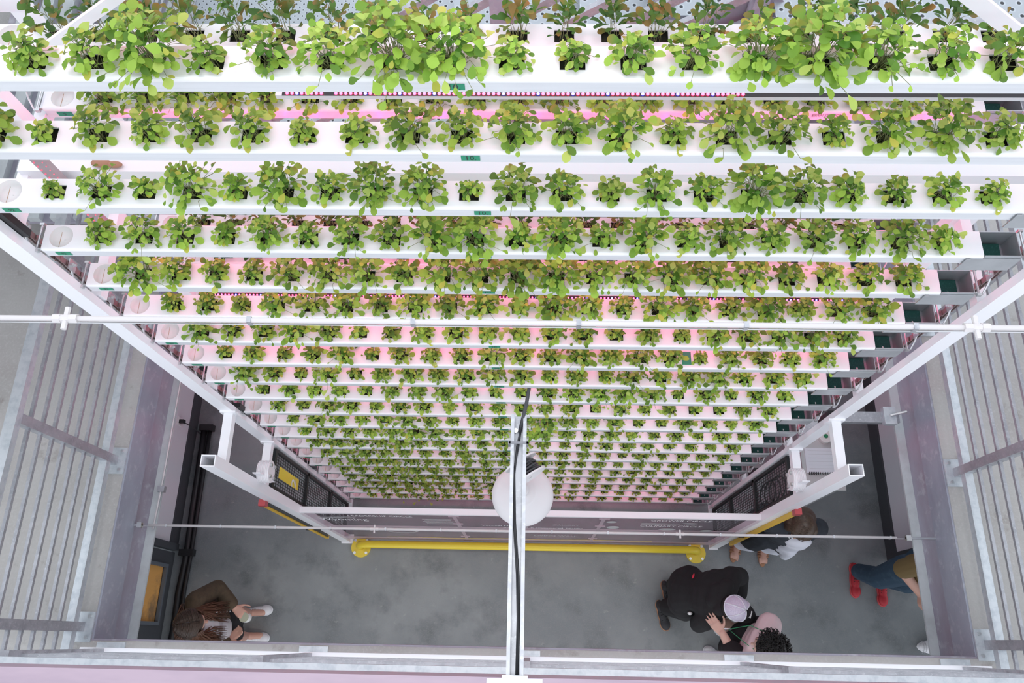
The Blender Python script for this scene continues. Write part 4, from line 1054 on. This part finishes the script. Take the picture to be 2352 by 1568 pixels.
# stooping person in the cap
p = Person('stooping person in black with a lilac and black cap at lower right', (1.30, .40, 0), (.93, -.36)); P = p.P
b = MB(); hip, chest = P(-.02, 0, .86), P(.16, .03, 1.18)
p.torso(b, hip, chest, .98); b.cap(chest+P(.05, 0, .05), P(.26, 0, 1.28), .058, .055); hc = P(.285, -.035, 1.33); H3 = head(b, hc, p.f*.90 + Vector((0, 0, -.42)))
armL = [P(.22, .19, 1.19), P(.33, .26, .96), P(.42, .13, .80)]; armR = [P(.16, -.16, 1.10), P(.15, -.20, .86), P(.25, -.12, .68)]
limb(b, armL, (.055, .044, .03)); limb(b, armR, (.055, .044, .03)); hand(b, armL[2], p.f*.6-p.l*.5+Vector((0, 0, -.5)), p.f+Vector((0, 0, .6)), p.f*.3-p.l, .7); hand(b, armR[2], p.f*.5+Vector((0, 0, -.8)), p.f, p.l, .7)
legL = [P(-.02, .09, .86), P(.08, .10, .47), P(-.03, .10, .09)]; legR = [P(-.02, -.09, .86), P(.08, -.10, .47), P(-.03, -.10, .09)]
for q in (legL, legR): limb(b, q, (.09, .062, .045))
fuse(b, 'body', M['skin2'], .007, p.root); face_bits(*H3, p.root)
b = MB(); p.torso(b, P(-.03, 0, .90), chest, 1.22); limb(b, armL[:2]+[armL[1].lerp(armL[2], .82)], (.088, .075, .055)); limb(b, armR[:2]+[armR[1].lerp(armR[2], .85)], (.088, .075, .055))
b.cap(armL[0], P(.22, .05, 1.24), .085, .07); b.cap(armR[0], P(.22, -.05, 1.24), .085, .07)
b.cap(P(.19, -.08, 1.29), P(.19, .10, 1.29), .055, .055); b.cap(P(.13, -.04, 1.27), P(.13, .05, 1.27), .055, .055)
hd = fuse(b, 'hooded_sweatshirt', M['blackcloth'], .009, p.root, 4)
u3 = (chest-hip).normalized(); n3 = p.l.cross(u3); n3 = -n3 if n3.z < 0 else n3
mr = Matrix((p.l, u3, n3)).transposed()
b = MB(); q = hip.lerp(chest, .55)+n3*.138+p.l*.085; b.ell(q, (.022, .010, .006), mr, 10, 5); b.build('red_tab', mat('bright_red', (.62, .02, .05), .6), hd, True)
b = MB()
for q in (legL, legR): limb(b, [q[0], q[1], q[1].lerp(q[2], .92)], (.128, .098, .078))
b.ell(P(-.03, 0, .87), (.15, .19, .13)); tr = fuse(b, 'trousers', M['blackcloth'], .009, p.root, 4)
b = MB(); b.ell(P(.04, -.165, .985), (.020, .014, .016), None, 10, 5); b.build('white_emblem', M['letter'], tr, True)
p.shoe(P(-.11, .105, 0), p.f*.55 - p.l*.75, mat('dark_knit', (.03, .03, .035), .7), .26, 'shoe', M['tan']); p.shoe(P(-.10, -.075, 0), p.f*.55 - p.l*.75, mat('dark_knit2', (.03, .03, .035), .7), .26, 'shoe', M['tan'])
c, f, l, u, mt = H3
b = MB(); b.ell(c - f*.03 - u*.015, (.082, .084, .085), mt); fuse(b, 'hair', M['blackhair'], .008, p.root, 2)
# cap: six panels, brim, seams, button
cp = thing('cap', None, None, (0, 0, 0)); cp.parent = p.root
def cap_pt(a, t, r=1.):   # a azimuth from the front, t 0 rim .. 1 crown
    ang = t*pi/2; return c + f*(.108*cos(ang)*cos(a)*r) + l*(.090*cos(ang)*sin(a)*r) + u*(.012+.116*sin(ang)*r)
for nm, a0, a1, mm in (('front_panel', -pi/3, pi/3, 'blackcloth'), ('mesh_back', pi/3, 5*pi/3, 'lilac')):
    b = MB(); na = 28; nt2 = 10; vs = [cap_pt(a0+(a1-a0)*i/na, j/nt2) for i in range(na+1) for j in range(nt2+1)]
    b.add(vs, [(i*(nt2+1)+j, (i+1)*(nt2+1)+j, (i+1)*(nt2+1)+j+1, i*(nt2+1)+j+1) for i in range(na) for j in range(nt2)]); b.build(nm, M[mm], cp, True)
b = MB()
for a in (pi/3, 2*pi/3, pi, 4*pi/3, 5*pi/3): b.tube([cap_pt(a, j/10, 1.012) for j in range(11)], .0048, 6)
b.tube([cap_pt(pi/3+4*pi/3*i/30, 0.0, 1.01) for i in range(31)], .0048, 6); b.build('seam_tape', M['whitecloth'], cp, True)
b = MB(); b.ell(cap_pt(0, 1), (.011, .011, .006), mt, 10, 5); b.build('crown_button', M['blackcloth'], cp, True)
b = MB(); na = 20; vs = []
for i in range(na+1):
    a = -1.25+2.5*i/na
    for q in (0, 1):
        vs.append(c + f*(.108*cos(a)+q*.095*max(0, cos(a*1.15))**.6) + l*(.090*sin(a)) + u*(.012 - .010*q - .02*sin(a)**2))
top = [v for v in vs]; bot = [v - u*.005 for v in vs]; nn = len(vs)
b.add(top+bot, [(2*i, 2*i+1, 2*i+3, 2*i+2) for i in range(na)] + [(nn+2*i, nn+2*i+2, nn+2*i+3, nn+2*i+1) for i in range(na)] + [(2*i+1, nn+2*i+1, nn+2*i+3, 2*i+3) for i in range(na)]); b.build('brim', M['blackcloth'], cp, True)
b = MB(); q = cap_pt(-.05, .30, 1.02); b.box(-.008, .008, -.026, .026, -.004, .004, Matrix.Translation(q) @ Matrix((f, l, u)).transposed().to_4x4()); b.build('emblem', M['letter'], cp)

# curly-haired person in pink and black
p = Person('curly black-haired person in a pale pink top with black sleeves, hand on the stooping back', (1.775, -.02, 0), (-.86, .5)); P = p.P
b = MB(); p.torso(b, P(0, 0, .92), P(.06, 0, 1.30), .98); b.cap(P(.07, 0, 1.36), P(.06, 0, 1.46), .055, .052); hc = P(.055, .02, 1.53); H4 = head(b, hc, p.f*.9+Vector((0, 0, -.35))+p.l*.25)
hw = Vector((1.465, .085, 1.245)) - p.root.location; hdir = Vector((-.60, .78, -.03))
armL = [P(.08, .19, 1.36), Vector((1.535, -.055, 1.24))-p.root.location, hw]; armR = [P(.06, -.15, 1.35), P(.10, -.17, 1.10), P(.22, -.05, 1.02)]
limb(b, armR, (.05, .044, .03)); limb(b, armL, (.052, .045, .029))
hand(b, hw, hdir, Vector((-.3, -.2, 1)), Vector((.75, .6, 0)), .10, 1.05, .34); hand(b, armR[2], p.f*.6+Vector((0, 0, -.5)), p.f, p.l, .7)
legL = [P(0, .09, .90), P(.02, .11, .50), P(-.02, .11, .10)]; legR = [P(0, -.09, .90), P(.02, -.10, .50), P(-.02, -.10, .10)]
for q in (legL, legR): limb(b, q, (.09, .06, .042))
fuse(b, 'body', M['skin2'], .006, p.root); face_bits(*H4, p.root)
b = MB(); p.torso(b, P(0, 0, .93), P(.06, 0, 1.30), 1.20); b.cap(P(.07, -.15, 1.36), P(.07, .15, 1.36), .095, .095); b.cap(P(.0, -.07, 1.42), P(.0, .07, 1.42), .06, .06); b.cap(P(.12, -.05, 1.40), P(.12, .05, 1.40), .05, .05); fuse(b, 'pink_top', M['pinkcloth'], .009, p.root, 4)
b = MB(); limb(b, [armL[0].lerp(armL[1], .3), armL[1].lerp(armL[2], .12)], (.088, .080)); limb(b, [armR[0].lerp(armR[1], .3), armR[1].lerp(armR[2], .5)], (.066, .060)); b.cap(P(.18, -.02, 1.16), P(.17, .10, 1.0), .085, .10); fuse(b, 'black_sleeves', M['blackcloth'], .009, p.root, 4)
b = MB()
for q in (legL, legR): limb(b, [q[0], q[1], q[1].lerp(q[2], .9)], (.12, .09, .075))
fuse(b, 'trousers', M['blackcloth'], .010, p.root, 4); p.shoe(P(-.09, .11, 0), p.f, M['whitecanvas']); p.shoe(P(-.09, -.10, 0), p.f, M['whitecanvas'])
c, f, l, u, mt = H4
b = MB(); b.ell(c + u*.045 - f*.03, (.112, .102, .108), mt); b.ell(c - f*.065 - u*.035, (.075, .088, .10), mt); hr = fuse(b, 'hair', M['blackhair'], .008, p.root, 1)
b = MB()
for i in range(420):
    th = hr_.uniform(0, 2*pi); ph = hr_.uniform(-.35, 1.55); n_ = f*cos(ph)*cos(th) + l*cos(ph)*sin(th) + u*sin(ph)
    if n_.dot(f) > .72 and ph < .6: continue
    s0 = c + u*.04 - f*.03 + n_*.10; r = hr_.uniform(.008, .014); ax = n_.orthogonal().normalized(); ay = n_.cross(ax); ph0 = hr_.uniform(0, 6)
    b.tube([s0 + n_*(.010*k) + (ax*cos(k*1.5+ph0) + ay*sin(k*1.5+ph0))*r for k in range(5)], [.0045, .0045, .004, .003, .0015], 4)
b.build('curls', M['blackhair'], hr, True)
b = MB(); b.tube([P(.06, .08, 1.47), P(.19, .06, 1.41), P(.30, .02, 1.28)], .003, 6); b.tube([P(.06, -.08, 1.47), P(.20, -.07, 1.41), P(.30, .02, 1.28)], .003, 6); ly = b.build('lanyard', M['green'], p.root, True)
MB().box(-.03, .03, -.004, .004, -.09, 0, Matrix.Translation(P(.305, .02, 1.28))).build('badge', M['whitecloth'], ly)
b = MB(); b.tube([hw + hdir.normalized()*.10 + Vector((-.02, -.016, .0)) + Vector((cos(t)*.010, 0, sin(t)*.010)) for t in [k*2*pi/12 for k in range(13)]], .0018, 5); b.build('ring', M['steel'], p.root, True)

# walking person with red shoes, mostly under the right floor
p = Person('person in dark jeans and red shoes walking under the right floor edge', (3.17, .60, 0), (-.05, -1)); P = p.P
b = MB(); p.torso(b, P(0, 0, .95), P(0, 0, 1.38), 1.02); b.cap(P(0, 0, 1.44), P(.01, 0, 1.54), .06, .056); H5 = head(b, P(.03, 0, 1.64), p.f)
armR = [P(0, -.19, 1.45), P(.03, -.25, 1.16), P(.19, -.05, 1.0)]; armL = [P(0, .19, 1.45), P(-.02, .25, 1.16), P(.16, .20, 1.0)]
limb(b, armL, (.055, .046, .032)); limb(b, armR, (.055, .046, .032)); hand(b, armR[2], p.f+Vector((0, 0, -.2)), -p.l, Vector((0, 0, 1)), .6); hand(b, armL[2], p.f, p.l, Vector((0, 0, 1)), .6)
legR = [P(0, -.10, .93), P(.04, -.15, .50), P(-.05, -.18, .10)]; legL = [P(0, .10, .93), P(.06, .08, .50), P(.01, .06, .10)]
for q in (legL, legR): limb(b, q, (.10, .066, .045))
fuse(b, 'body', M['skin'], .007, p.root); face_bits(*H5, p.root)
b = MB(); p.torso(b, P(0, 0, .98), P(0, 0, 1.40), 1.18); limb(b, [armR[0], armR[1].lerp(armR[0], .1)], (.085, .078)); limb(b, [armL[0], armL[1].lerp(armL[0], .1)], (.085, .078)); fuse(b, 'shirt', M['khaki'], .009, p.root, 4)
b = MB()
for q in (legL, legR): limb(b, [q[0], q[1], q[1].lerp(q[2], .90)], (.125, .095, .072))
b.ell(P(0, 0, .95), (.14, .18, .12)); fuse(b, 'jeans', M['denim'], .009, p.root, 4)
p.shoe(P(-.12, -.18, 0), p.f, M['redshoe'], .30, 'shoe', M['red']); p.shoe(P(-.06, .06, 0), p.f, M['redshoe'], .30, 'shoe', M['red'])
b = MB(); c, f, l, u, mt = H5; b.ell(c + u*.034 - f*.016, (.102, .084, .098), mt); fuse(b, 'hair', M['hairbrown'], .008, p.root, 2)
# lone sneaker toe at the lower right corner
sh = thing('sneaker', 'pale ribbed sneaker on the floor at the lower right corner', 'shoe', (3.60, .02, 0))
b = MB(); b.ell((-.02, 0, .045), (.11, .055, .042)); b.ell((.08, 0, .06), (.08, .045, .055)); s_ = fuse(b, 'upper', M['whitecanvas'], .007, sh, 3)
b = MB()
for i in range(5): b.tube([(-.10+.022*i, .05*cos(t), .03+.055*sin(t)) for t in [k*pi/10 for k in range(11)]], .003, 5)
b.build('rib', M['greytop'], s_, True); b = MB(); b.ell((.03, 0, .012), (.165, .060, .012)); b.build('sole', M['whitecanvas'], sh, True)

# ------------------------------------------------------------------ light
w = bpy.data.worlds.new('world'); sc.world = w; w.use_nodes = True; nt = w.node_tree; bg = nt.nodes['Background']
bg.inputs[0].default_value = (.90, .96, 1.05, 1); bg.inputs[1].default_value = 1.5
def area(name, loc, rot, sx, sy, e, col=(1, 1, 1)):
    l = bpy.data.lights.new(name, 'AREA'); l.shape = 'RECTANGLE'; l.size = sx; l.size_y = sy; l.energy = e; l.color = col
    o = bpy.data.objects.new(name, l); C.objects.link(o); o.location = loc; o.rotation_euler = rot; return o
for x in (-1.5, 1.5):
    t = thing('fill_lamp', f'unseen added fill lamp under the upper floor at the {"left" if x<0 else "right"} of the lower aisle', 'fill lamp', (x, -1.2, Z2-.14), 'added lower aisle fill lamps')
    MB().box(-.62, .62, -.10, .10, -.06, 0).build('housing', M['shade'], t)
    l = bpy.data.lights.new('tube', 'AREA'); l.shape = 'RECTANGLE'; l.size = 1.15; l.size_y = .16; l.energy = 10; l.color = (1, .95, .88)  # unseen fill light added to brighten the dim ground floor
    o = bpy.data.objects.new('tube', l); C.objects.link(o); o.parent = t; o.location = (0, 0, -.062)
sun = bpy.data.lights.new('overhead_daylight', 'SUN'); sun.energy = .65; sun.angle = R_(28); sun.color = (1., .985, .97)
so = bpy.data.objects.new('overhead_daylight', sun); C.objects.link(so); so.rotation_euler = (R_(2), 0, 0); so.location = (0, 0, 14)
vs = sc.view_settings; sc.display_settings.display_device = 'sRGB'
vs.view_transform = 'Standard'; vs.look = 'None'; vs.gamma = 1; vs.exposure = 0.0
try: vs.use_curve_mapping = False
except Exception: pass
